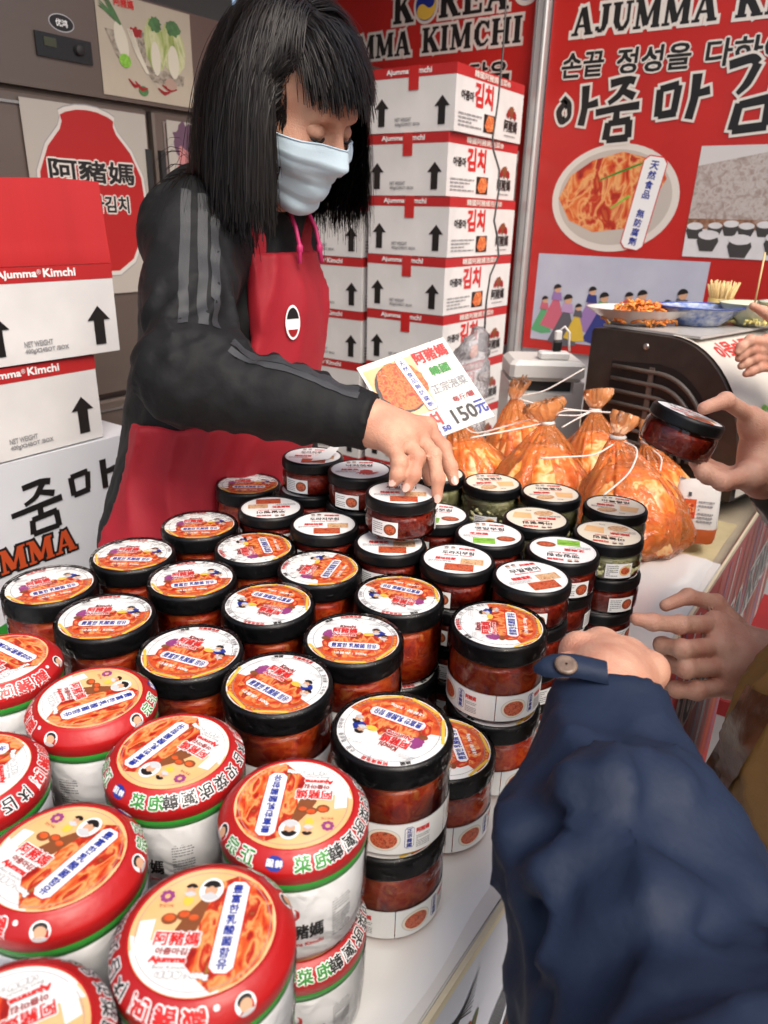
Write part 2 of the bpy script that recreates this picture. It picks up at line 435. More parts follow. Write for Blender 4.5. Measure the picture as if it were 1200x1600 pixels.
KIMCHI_PRINT = food('kimchi_print', [(0.30, 0.012, 0.008), (0.52, 0.03, 0.012), (0.66, 0.12, 0.025), (0.78, 0.36, 0.12), (0.50, 0.03, 0.012), (0.30, 0.02, 0.01), (0.30, 0.24, 0.05)], 120, 0.35, stretch=(1, 0.5, 1))
STEW_PRINT = food('stew_print', [(0.16, 0.012, 0.01), (0.45, 0.04, 0.018), (0.6, 0.16, 0.06), (0.32, 0.02, 0.01), (0.10, 0.09, 0.02)], 330, 0.35)
ROOT_PRINT = food('root_print', [(0.30, 0.13, 0.05), (0.55, 0.3, 0.14), (0.72, 0.5, 0.3), (0.2, 0.07, 0.03)], 300, 0.4)
KIMCHI_IN = food('kimchi_contents', [(0.36, 0.014, 0.006), (0.68, 0.05, 0.012), (0.80, 0.14, 0.022), (0.55, 0.03, 0.010), (0.76, 0.24, 0.06)], 55, 0.3, stretch=(1, 1, 1.3), bump=0.3)
SAUCE_IN = food('chilli_contents', [(0.07, 0.004, 0.003), (0.26, 0.012, 0.006), (0.40, 0.04, 0.014), (0.12, 0.006, 0.004)], 110, 0.3, bump=0.35)
GARLIC_IN = food('garlic_contents', [(0.16, 0.17, 0.05), (0.42, 0.44, 0.22), (0.55, 0.55, 0.33), (0.3, 0.32, 0.12)], 45, 0.3, dist=0.5)
LIDBLACK = M('black_lid_plastic', (0.004, 0.004, 0.0045), 0.36, spec=0.30, var=0.25, vscale=60, bump=0.05, bscale=300)
JARCLEAR = clear('clear_jar_plastic', (0.97, 0.95, 0.94), 1.5, 0.04, bump=0.10, bscale=35)
FILM = clear('clear_film', (0.99, 0.99, 0.99), 1.14, 0.06, bump=0.35, bscale=28)
REDLID = M('glossy_red_wrap', (0.42, 0.008, 0.009), 0.42, coat=0.08, bump=0.20, bscale=70)
GREENLID = M('green_seal', (0.03, 0.25, 0.03), 0.3, coat=0.3)
WHITELAB = M('white_wrap', (0.84, 0.85, 0.86), 0.4, coat=0.15, bump=0.10, bscale=35)
LIDFILM = clear('lid_film', (0.99, 0.99, 0.99), 1.16, 0.07, bump=0.55, bscale=55)
TUB = M('tub_plastic', (0.72, 0.71, 0.69), 0.3)

def mm(x, y, l, z=0.0): return (x * 0.001, y * 0.001, z + 0.00012 * (l + 1))

def portrait(A, x, y, r, l, rim=True):
    if rim: A.ell(x, y, r * 0.85, r, WHITE, l)
    A.ell(x, y - r * 0.05, r * 0.45, r * 0.6, SKINP, l + 1); A.sector(r * 0.2, r * 0.66, 0.25, 2.9, BLACKP, l + 2, 8, (x, y + r * 0.1))
    A.sector(0, r * 0.75, 3.6, 5.8, LGREY, l + 1, 6, (x, y - r * 0.18))

def dashes(A, x0, y0, x1, y1, m, l, rows, seed=1, n=1):
    g = random.Random(seed); dy = (y1 - y0) / rows
    for i in range(rows):
        y = y1 - (i + 0.5) * dy; x = x0
        while x < x1 - (x1 - x0) * 0.06:
            wd = (x1 - x0) * g.uniform(0.05, 0.22); xe = min(x + wd, x1)
            A.rect(x, y - dy * 0.22, xe, y + dy * 0.22, m, l, n); x = xe + (x1 - x0) * 0.03
            if g.random() < 0.06: break

# ---- lid labels (flat round stickers, millimetres) --------------------------
def art_kimchi_lid(v):
    A = Art(); A.ell(0, 0, 43.5, 43.5, WHITE, 0, n=56)
    # orange crescent with the dish photo on the lower side
    a0, a1 = (-2.85, -0.15) if v == 0 else (-2.6, 0.25)
    A.sector(30, 42.3, a0, a1, ORANGE, 1, 26)
    A.poly([(-29, -8), (-25, 0), (-15, 4), (-4, 9), (6, 12), (12, 6), (22, 7), (28, 0), (32, -8), (29, -18), (22, -27), (8, -33), (-12, -33), (-25, -23)], KIMCHI_PRINT, 2)
    A.sector(37.6, 38.1, 0, 6.283, GREY, 3, 56)
    # white plaque with blue characters
    A.loz(2, -13, 50, 12.5, REDP, 4); A.loz(2, -13, 48, 10.8, WHITE, 5)
    A.text('豊富한 乳酸菌 함유', 2, -13, 7.2, BLUEP, 6, w=42, bold=0.22)
    A.text('阿豬媽', -9, 13, 9, REDP, 6, w=23, bold=0.5, out=WHITE, outw=0.5)
    A.text('Ajumma', -9, 4.6, 4.6, REDP, 6, w=22, bold=0.3, out=WHITE, outw=0.5)
    A.text('Kimchi', -7, 20.6, 5, DKRED, 6, w=15, bold=0.3)
    A.text('내용량 : 500g', 0, -26.5, 4.4, WHITE, 6, w=30, bold=0.2)
    A.ell(24, 10, 6, 5, BLUEP, 4, jag=0.1); portrait(A, 21, 14, 6.5, 5, False)
    portrait(A, 29, 4, 6, 5, False); A.ell(14, 8, 5, 3, YELLOWP, 4)
    A.ell(-24, 6, 5.5, 7, PURPLE, 4, jag=0.15); A.ell(-26, -2, 4, 3, BROWNP, 5)
    for i, (s, c, m) in enumerate((('韓國', 2.30, BLACKP), ('阿豬媽泡菜', 1.72, REDP), ('손끝 정성을 다하여', 0.75, GREY))):
        k = len(s); st = 0.105
        for j, ch in enumerate(s):
            if ch == ' ': continue
            a = c + (k / 2 - j - 0.5) * st; A.text(ch, 40.6 * math.cos(a), 40.6 * math.sin(a), 3.6, m, 4, rot=a - math.pi / 2, bold=0.15)
    for j in range(26):
        a = a0 + 0.12 + (a1 - a0 - 0.24) * j / 25; A.text('一二三正宗韓國泡菜'[j % 9], 39.9 * math.cos(a), 39.9 * math.sin(a), 2.6, YELLOWP, 4, rot=a + math.pi / 2)
    dashes(A, 12, 25, 29, 30, LGREY, 4, 3, v + 3); dashes(A, -30, 22, -17, 27, LGREY, 4, 3, v + 5)
    return A

def art_side_dish_lid(v):
    """flat stickers of the small side-dish tubs: 0 chilli photos, 1 green leaf, 2 cream/garlic, 3 octopus, 4 blank back"""
    A = Art(); base = OFFW if v == 2 else WHITE; A.ell(0, 0, 40, 40, base, 0, n=48)
    dk = BLACKP
    A.text('阿豬媽', 10, 29, 5.5, REDP, 2, w=19, bold=0.3); portrait(A, -7, 30, 5, 2, False); portrait(A, -15, 29, 5, 2, False)
    name = {0: '도라지무침', 1: '깻잎무침', 2: '마늘절임', 3: '낙지젓갈', 4: '무말랭이'}[v]
    A.text(name, 0, 17, 9, dk, 2, w=38, bold=0.35)
    A.text('Ajumma Kimchi', 0, 9, 4, REDP, 2, w=34, bold=0.2)
    A.text({0: '辣味桔梗', 1: '芝麻葉', 2: '醃蒜', 3: '辣章魚', 4: '辣蘿蔔乾'}[v], -14, -1, 7.5, REDP, 2, w=24, bold=0.35)
    dashes(A, -34, -13, -6, -6, GREY, 2, 4, v + 20)
    if v in (0, 4):
        A.poly([(4, 2), (31, 2), (31, -13), (4, -13)], ROOT_PRINT, 2)
        A.poly([(-14, -14), (20, -14), (20, -32), (-14, -32)], STEW_PRINT, 3)
    elif v == 1:
        A.poly([(-22, -14), (6, -14), (6, -31), (-22, -31)], LIME, 2)
        A.ell(20, -13, 12, 8, BROWNP, 2); A.ell(20, -13, 9.5, 6, STEW_PRINT, 3); A.stroke([(-20, -20), (-8, -22), (4, -17)], 1.0, GREENP, 3)
    elif v == 2:
        A.ell(-12, -20, 14, 9, ROOT_PRINT, 2, 0.3); A.poly([(6, 2), (32, 0), (28, -20), (6, -18)], STEW_PRINT if False else PEACH, 2); A.text('400g', 8, -28, 4, dk, 2)
    else:
        A.ell(8, -10, 9, 8, REDP, 2, jag=0.12)
        for i in range(7):
            a = 3.4 + i * 0.42; A.stroke([(8, -12), (8 + 11 * math.cos(a), -12 + 9 * math.sin(a)), (8 + 17 * math.cos(a + 0.3), -11 + 12 * math.sin(a + 0.3))], [4, 3, 1.5], REDP, 2)
    A.sector(38.4, 38.9, 0, 6.283, LGREY, 1, 48)
    return A

def art_red_lid():
    A = Art(); A.ell(0, 0, 41, 41, PEACH, 0, n=56)
    A.sector(0, 40.6, -2.75, -1.15, WHITE, 1, 20)
    A.poly([(-40, -6), (-22, -10), (-6, -18), (4, -38), (-10, -39.5), (-24, -33), (-34, -22)], WHITE, 1)
    A.poly([(2, 30), (14, 36), (27, 30), (37, 16), (40, -2), (36, -18), (26, -31), (12, -38), (2, -30), (-6, -22), (-2, -5), (-4, 10)], KIMCHI_PRINT, 2)
    A.poly([(-12, 8), (2, 30), (-2, 6), (-6, -12), (-16, -2)], BROWNP, 2)
    A.sector(37.6, 38.0, 0, 6.283, GREY, 3, 56)
    A.loz(15, 2, 14.5, 60, REDP, 4); A.loz(15, 2, 13.2, 58.4, WHITE, 5)
    for i, ch in enumerate('豊富한乳酸菌함유'): A.text(ch, 15, 26.2 - i * 6.9, 5.9, BLUEP, 6, bold=0.28)
    portrait(A, -1, 25, 8.5, 6); portrait(A, -13, 25, 5.5, 4, False); A.ell(-13, 17.5, 3, 3.5, YELLOWP, 4)
    for i in range(8): A.ell(-26 + 3 * math.cos(i * 0.785), 20 + 3 * math.sin(i * 0.785), 1.5, 1.5, PURPLE, 4, n=8)
    A.text('정성가득', -25, 13.5, 2.2, DKRED, 4)
    for x, y, r in ((-21, 5, 4.6), (-13, 7.5, 4.2), (-7, 5.5, 4.0)): A.ell(x, y, r, r * 0.8, BROWNP, 4); A.ell(x, y + 0.6, r * 0.72, r * 0.5, ORANGE, 5)
    A.text('阿豬媽', -13, -7.5, 8.4, REDP, 6, w=25, bold=0.35, out=WHITE, outw=0.7)
    A.text('아줌마김치', -12, -15.2, 4, DKRED, 6, w=22, bold=0.2)
    A.text('Ajumma', -15, -20.6, 4.4, REDP, 6, w=20, bold=0.5, out=WHITE, outw=0.4)
    A.text('Best Kimchi', -13, -24.6, 2.2, GREY, 6, w=18)
    A.text('내용량 : 400g', -5, -29.2, 4.2, WHITE, 6, w=28, bold=0.3, out=GREY, outw=0.35)
    A.poly([(-37, 3), (-28.5, 4.5), (-27.5, -17), (-35.5, -18)], WHITE, 4); dashes(A, -35.5, -15, -30, 1, LGREY, 5, 9, 4)
    return A

RS = 0.0425, 0.0520, 0.0095         # red lid: inner radius, outer radius, drop of its sloping shoulder
def ring_pt(a, t, l):
    """a: angle, t: 0 at the inner edge .. 1 at the rim of the sloping shoulder"""
    t = max(0.0, min(1.25, t)); q = min(t, 1.0); r = RS[0] + (RS[1] - RS[0]) * q ** .85
    z = -RS[2] * q ** 1.3 - max(0, t - 1) * 0.02
    return ((r + 0.00025 + 0.00012 * l) * math.cos(a), (r + 0.00025 + 0.00012 * l) * math.sin(a), z + 0.00015 + 0.00008 * l)

def ring_word(b, s, ac, tc, h, m, out=None, bold=0.06, step=0.27, flip=False, l=1):
    """characters running round the shoulder; h in t units"""
    for j, ch in enumerate(s):
        a0 = ac + (j - (len(s) - 1) / 2) * step * (-1 if flip else 1)
        A = Art(); A.text(ch, 0, 0, 1.0, m, l + 1, bold=bold, out=out, outw=0.07)
        A.onto(b, lambda x, y, ll, a0=a0: ring_pt(a0 + (x if not flip else -x) * h * 0.30, tc - (y if flip else -y) * h, ll))

def ring_spot(b, ac, tc, ra, rt, m, l, n=16, jag=0):
    p = [(ac + ra * math.cos(i * 6.283 / n) * (1 + jag * random.uniform(-1, 1)), tc + rt * math.sin(i * 6.283 / n)) for i in range(n)]
    b.add([ring_pt(a, t, l) for a, t in p], [tuple(range(n))], m)

def side_map(r, z0):
    return lambda x, y, l: ((r + 0.00012 * (l + 1)) * math.cos(x * 0.001 / r), (r + 0.00012 * (l + 1)) * math.sin(x * 0.001 / r), z0 + y * 0.001)

# ---- jar prototypes: dict of part -> mesh; origin on the table under the jar ---
KH, SH, GH, RH = 0.0915, 0.0495, 0.066, 0.0975
def lid_mesh(R, top, hgt, disc, name, n=120):
    b = B(); z0 = top - hgt
    prof = [(R - 0.004, z0 + 0.0005), (R - 0.0008, z0), (R, z0 + 0.0015), (R, z0 + 0.003), (R - 0.0003, z0 + 0.0045), (R - 0.0003, top - 0.005), (R - 0.0006, top - 0.003), (R - 0.0022, top - 0.0006), (R - 0.004, top), (disc + 0.0012, top), (disc + 0.0004, top - 0.0012), (disc - 0.001, top - 0.0012)]
    b.lathe(prof, LIDBLACK, n, True, cap1=True, rib=0.00045, ribz=(z0 + 0.004, top - 0.004)); return b.mesh(name)

def proto_kimchi(v):
    H = KH; P = {}
    P['lid'] = lid_mesh(0.0500, H, 0.0215, 0.0462, 'lid')
    b = B(); art_kimchi_lid(v).onto(b, lambda x, y, l: mm(x * 1.05, y * 1.05, l, H - 0.0012)); P['lid_label'] = b.mesh('lid_label')
    b = B(); prof = [(0.036, 0.002), (0.0440, 0.0035), (0.0475, 0.010), (0.0480, 0.03), (0.0478, 0.049), (0.0462, 0.059), (0.0445, 0.0645), (0.0, 0.0650)]
    b.lathe(prof, KIMCHI_IN, 40, True, cap0=True); P['contents'] = b.mesh('contents')
    b = B(); prof = [(0.036, 0.0), (0.0445, 0.0008), (0.0485, 0.006), (0.0498, 0.013), (0.0500, 0.03), (0.0498, 0.047), (0.0488, 0.059), (0.0468, 0.067), (0.0465, 0.072)]
    b.lathe(prof, JARCLEAR, 48, True, cap0=True); P['jar_wall'] = b.mesh('jar_wall')
    A = Art(); A.rect(-157, 0, 157, 31, WHITE, 0, 84)
    for k, x0 in enumerate((-150, -70, 8, 86)):
        A.oval(x0 + 12, 15, 14, 11.5, LGREY, 1); A.oval(x0 + 12, 15, 13.3, 10.9, OFFW, 2); A.oval(x0 + 12, 15, 11, 8.8, STEW_PRINT, 3)
        A.loz(x0 + 33, 16, 8, 22, BLUEP, 1); A.loz(x0 + 33, 16, 7.2, 21.2, WHITE, 2)
        for i, ch in enumerate('正宗韓國'): A.text(ch, x0 + 33, 23.5 - i * 5, 4.2, BLUEP, 3, bold=0.2)
        A.text('阿豬媽', x0 + 45, 22, 5, REDP, 2, w=12, bold=0.25); dashes(A, x0 + 39, 4, x0 + 52, 17, GREY, 2, 7, k)
    A.rect(-157, 30.2, 157, 31, LGREY, 1, 84)
    b = B(); A.onto(b, side_map(0.0501, 0.006)); P['side_label'] = b.mesh('side_label')
    b = B(); b.lathe([(0.0506, H - 0.034), (0.0511, H - 0.02), (0.0509, H - 0.003), (0.0492, H + 0.0006), (0.042, H + 0.0009), (0.02, H + 0.0004), (0.0005, H + 0.0007)], LIDFILM, 40, True); P['shrink_film'] = b.mesh('shrink_film')
    return P

def proto_nutrition(v):
    """kimchi jar turned so its square nutrition label shows"""
    P = dict(proto_kimchi(v)); P['side_label'] = []
    for k, x0 in enumerate((-100, 5)):
        A = Art(); A.rect(x0, 0, x0 + 40, 40, WHITE, 0, 12); dashes(A, x0 + 4, 27, x0 + 36, 37, GREY, 1, 5, 3)
        A.rect(x0 + 4, 5, x0 + 36, 25, GREY, 1, 8); A.rect(x0 + 4.5, 5.5, x0 + 35.5, 24.5, WHITE, 2, 8); dashes(A, x0 + 6, 6, x0 + 34, 24, GREY, 3, 9, 6)
        b = B(); A.onto(b, side_map(0.0501, 0.008)); P['side_label'].append(b.mesh('side_label'))
    return P

def proto_small(v, tall=False):
    H = GH if tall else SH; P = {}; R = 0.0450; bh = H - 0.017
    P['lid'] = lid_mesh(R, H, 0.0155, 0.0403, 'lid', 96)
    b = B(); art_side_dish_lid(v).onto(b, lambda x, y, l: mm(x, y, l, H - 0.0012)); P['lid_label'] = b.mesh('lid_label')
    b = B(); b.lathe([(0.034, 0.002), (0.0405, 0.0035), (0.0424, 0.008), (0.0424, bh - 0.008), (0.0405, bh - 0.003), (0, bh - 0.003)], GARLIC_IN if v == 2 else SAUCE_IN, 36, True, cap0=True)
    if v == 2:
        g = random.Random(5)
        for i in range(110):
            a = g.uniform(0, 6.283); z = g.uniform(0.008, bh - 0.008); r = 0.0408; c = Vector((r * math.cos(a), r * math.sin(a), z)); q = g.uniform(0.0045, 0.0075)
            ax = Vector((-math.sin(a), math.cos(a), g.uniform(-1, 1))).normalized() * q
            b.tube([c - ax, c - ax * 0.5, c + ax * 0.3, c + ax], [q * 0.15, q * 0.62, q * 0.7, q * 0.2], M('garlic_clove', (0.50, 0.50, 0.26), 0.3, var=0.35, vscale=40), 7)
    P['contents'] = b.mesh('contents')
    b = B(); b.lathe([(0.034, 0), (0.0420, 0.0006), (0.0444, 0.005), (0.0447, bh - 0.008), (0.0435, bh - 0.002), (0.0420, H - 0.013)], JARCLEAR, 44, True, cap0=True); P['jar_wall'] = b.mesh('jar_wall')
    lh = min(20, bh * 1000 - 10); P['side_label'] = []
    for k, x0 in enumerate((-110, -15, 70)):
        A = Art()
        A.rect(x0, 0, x0 + 36, lh, WHITE, 0, 10); dashes(A, x0 + 2, 2, x0 + 17, lh - 2, GREY, 1, 6, k + v)
        A.oval(x0 + 26, lh / 2, 8, lh * 0.36, BROWNP if v != 2 else PEACH, 1); A.oval(x0 + 26, lh / 2, 6, lh * 0.25, STEW_PRINT, 2)
        b = B(); A.onto(b, side_map(0.0448, 0.0055)); P['side_label'].append(b.mesh('side_label'))
    return P

def proto_red():
    H = RH; P = {}
    b = B(); prof = [(RS[0] - 0.001, H - 0.0012), (RS[0], H)] + [(math.hypot(*ring_pt(0, t, -2.08)[:2]), H + ring_pt(0, t, -1.9)[2]) for t in np.linspace(0, 1, 8)] + [(RS[1] + .0004, H - RS[2] - .0010), (RS[1] + .0005, H - RS[2] - .003), (RS[1] + .0003, H - 0.0195), (RS[1] - 0.001, H - 0.021)]
    b.lathe(prof[::-1], REDLID, 72, True); b.add([((RS[0] - 0.0008) * math.cos(i * 0.1309), (RS[0] - 0.0008) * math.sin(i * 0.1309), H - 0.001) for i in range(48)], [tuple(range(48))], REDLID)
    P['lid'] = b.mesh('lid')
    b = B(); art_red_lid().onto(b, lambda x, y, l: mm(x, y, l, H - 0.0009))
    r = B(); F = -1.75                                   # the word faces the front of the lid
    ring_word(r, '阿豬媽', F, 0.70, 0.82, REDP, WHITE, 0.05, 0.31); ring_word(r, '®', F + 0.55, 0.40, 0.22, WHITE, None)
    ring_word(r, '正宗', F + math.pi - 0.46, 0.66, 0.68, GREENP, WHITE, 0.05, 0.27, True); ring_word(r, '泡菜', F + math.pi + 0.58, 0.66, 0.68, GREENP, WHITE, 0.05, 0.27, True)
    ring_spot(r, F + math.pi + 0.08, 0.62, 0.13, 0.36, BLUEP, 1, 10, 0.15); ring_word(r, '韓國', F + math.pi + 0.08, 0.62, 0.32, WHITE, None, 0.03, 0.12, True, 2)
    ring_word(r, '韓國泡菜맛김치', F - 1.45, 0.64, 0.70, BLACKP, WHITE, 0.04, 0.26)
    for da in (0.85, 2.25):
        ring_spot(r, F + da, 0.72, 0.12, 0.42, WHITE, 1); ring_spot(r, F + da, 0.60, 0.085, 0.22, BLACKP, 2); ring_spot(r, F + da, 0.76, 0.07, 0.24, SKINP, 3); ring_spot(r, F + da, 1.02, 0.08, 0.10, LGREY, 4)
    for j in range(0): ring_word(r, '辣泡菜韓國'[j % 5], F + 1.15 + j * 0.065, 0.62 + 0.2 * (j % 2), 0.13, WHITE, None, 0.0)
    b.add(np.array(r.v) + (0, 0, H), [], WHITE)
    o = len(b.v) - len(r.v)
    for f, mi in zip(r.f, r.mi): b.f.append([o + i for i in f]); b.mi.append(b.slot(r.mats[mi])); b.sm.append(False)
    P['lid_label'] = b.mesh('lid_label')
    b = B(); b.lathe([(0.0505, H - 0.0275), (0.0516, H - 0.027), (0.0519, H - 0.0205), (0.051, H - 0.0195)], GREENLID, 64, True); P['seal_band'] = b.mesh('seal_band')
    b = B(); b.lathe([(0.038, 0), (0.0455, 0.001), (0.0475, 0.006), (0.0492, 0.03), (0.0502, H - 0.026), (0.048, H - 0.024)], WHITELAB, 56, True, cap0=True); P['contents'] = b.mesh('tub')
    A = Art()
    for k, x0 in enumerate((-140, 15)):
        A.text('Nutrition Information', x0 + 22, 44, 3, BLACKP, 1, w=32, bold=0.1); A.text('Per 100g', x0 + 32, 40, 2.6, BLACKP, 1, w=14); dashes(A, x0 + 4, 8, x0 + 40, 38, GREY, 1, 11, k)
        for i in range(9): A.rect(x0 - 12 + i * 1.4, 12, x0 - 12 + i * 1.4 + (0.5 + 0.5 * (i * 7 % 3 == 0)), 36, BLACKP, 1)
        A.text('阿豬媽', x0 + 74, 22, 13, BLACKP, 2, w=30, bold=0.5); A.text('Ajumma Kimchi', x0 + 74, 10, 4, REDP, 2, w=30, bold=0.2)
        A.loz(x0 + 68, 38, 10, 10, REDP, 2); A.text('韓', x0 + 68, 38, 6, WHITE, 3)
        dashes(A, x0 + 96, 8, x0 + 112, 48, GREY, 1, 16, k + 8)
    b = B(); A.onto(b, side_map(0.0494, 0.010)); P['side_label'] = b.mesh('side_label')
    b = B(); b.lathe([(0.0478, 0.0015), (0.0492, 0.006), (0.0512, 0.03), (0.0524, H - 0.027)], FILM, 40, True); P['shrink_film'] = b.mesh('shrink_film')
    return P

PROTO = {'kimchi0': proto_kimchi(0), 'kimchi1': proto_kimchi(1), 'nutrition': proto_nutrition(0), 'red': proto_red()}
for _v in (0, 1, 3, 4): PROTO['small%d' % _v] = proto_small(_v)
PROTO['garlic'] = proto_small(2, True); PROTO['small2'] = proto_small(2)
HEIGHT = {k: (KH if k[0] in 'kn' else RH if k == 'red' else GH if k == 'garlic' else SH) for k in PROTO}
RADIUS = {k: (0.0502 if k[0] in 'kn' else 0.0528 if k == 'red' else 0.0452) for k in PROTO}

def jar(kind, loc, rz, label, group, tilt=(0, 0), name=None):
    nm = name or {'k': 'kimchi_jar', 'n': 'kimchi_jar', 'r': 'kimchi_tub', 's': 'side_dish_jar', 'g': 'garlic_jar'}[kind[0]]
    t = thing(nm, label, 'jar', loc, (tilt[0], tilt[1], rz), group)
    P = PROTO[kind]; L = ob('lid', P['lid'], t); ob('lid_label', P['lid_label'], L)
    ob('contents' if kind != 'red' else 'tub', P['contents'], t)
    for k in ('jar_wall', 'seal_band', 'side_label', 'shrink_film'):
        if k in P:
            for me in (P[k] if isinstance(P[k], list) else [P[k]]): ob(k, me, t)
    return t
# ------------------------------------------------------------------ setting
TZ = 0.845                                  # table top height
EDGE = -0.186                               # customers' edge of the table
g = B(); g.add([(-60, -60, 0), (60, -60, 0), (60, 60, 0), (-60, 60, 0)], [(0, 1, 2, 3)], M('paving', (0.16, 0.155, 0.15), 0.8, var=0.25, vscale=3, bump=0.2, bscale=60))
ob('ground', g.mesh('ground'), kind='structure')

# stall partition: white panels in aluminium posts
ALU = M('aluminium', (0.62, 0.63, 0.62), 0.35, metal=0.6)
PANEL = M('white_panel', (0.62, 0.63, 0.64), 0.5, var=0.05, vscale=3)
WY = 2.6
t = thing('partition_wall', 'white panelled back partition of the stall with aluminium posts', 'wall', (0, 0, 0))
for x0, x1 in ((-2.62, -1.24), (-1.19, 0.35)):
    B().box(x0, x1, WY + 0.012, WY + 0.04, 0.0, 2.6, PANEL).build('panel', t)
for x in (-1.215, 0.375):
    b = B(); b.box(x - 0.022, x + 0.022, WY - 0.035, WY + 0.02, 0, 2.65, ALU, 0.004)
    for dx in (-0.011, 0.011): b.box(x + dx - 0.002, x + dx + 0.002, WY - 0.037, WY - 0.034, 0, 2.65, M('groove', (0.2, 0.2, 0.2), 0.5))
    b.build('post', t)
B().box(-2.62, 0.4, WY - 0.03, WY + 0.03, 2.651, 2.69, ALU).build('rail', t)
t = thing('side_wall', 'plain grey side wall behind the steel freezers', 'wall')
B().box(-2.68, -2.64, -1.2, 2.6, 0, 2.69, M('grey_wall', (0.20, 0.205, 0.21), 0.7, var=0.06, vscale=2)).build('panel', t)

# unseen canopy, added to shade the back of the stall
t = thing('canopy', 'unseen white fabric canopy roof added to shade the back of the stall', 'canopy')
CANVAS = M('canvas', (0.70, 0.70, 0.68), 0.8, var=0.04, vscale=4)
B().box(-2.7, CANOPY_X, -1.3, 2.72, 2.72, 2.75, CANVAS).build('roof_sheet', t)
for (x, y) in ((-2.72, -1.28), (-2.72, 2.74)): B().box(x - 0.02, x + 0.02, y - 0.02, y + 0.02, 0, 2.72, ALU).build('leg', t)
for y in (-1.33, 2.78): B().box(-2.7, CANOPY_X, y - 0.02, y + 0.02, 2.66, 2.71, ALU).build('beam', t)

# ---- banners ---------------------------------------------------------------
BANRED = M('banner_red', (0.47, 0.017, 0.013), 0.36, coat=0.12, var=0.07, vscale=5, bump=0.06, bscale=6)
INK = M('banner_black', (0.012, 0.011, 0.011), 0.4); BWHITE = M('banner_white', (0.70, 0.66, 0.60), 0.45)
SNOWSKY = M('photo_sky', (0.60, 0.58, 0.57), 0.45); SNOW = M('photo_snow', (0.66, 0.66, 0.67), 0.45, var=0.06, vscale=30)
HILL = food('photo_hill', [(0.28, 0.22, 0.19), (0.38, 0.32, 0.29), (0.5, 0.46, 0.44), (0.33, 0.26, 0.22)], 60, 0.45)
SCRUB = food('photo_scrub', [(0.12, 0.06, 0.035), (0.28, 0.13, 0.07), (0.38, 0.3, 0.24)], 70, 0.45)
POT = M('photo_pot', (0.05, 0.047, 0.045), 0.4)
BIGKIM = food('banner_kimchi', [(0.26, 0.010, 0.008), (0.50, 0.035, 0.012), (0.66, 0.15, 0.035), (0.76, 0.40, 0.15), (0.52, 0.05, 0.015), (0.34, 0.014, 0.008), (0.6, 0.12, 0.03)], 13, 0.4, stretch=(1.6, 1, 1), dist=0.9)
PLATEW = M('banner_plate', (0.68, 0.64, 0.58), 0.4); PLATEG = M('banner_plate_well', (0.50, 0.46, 0.41), 0.4)
PAINTBG = M('painting_ground', (0.50, 0.53, 0.62), 0.5, col2=(0.42, 0.44, 0.55), vscale=8)

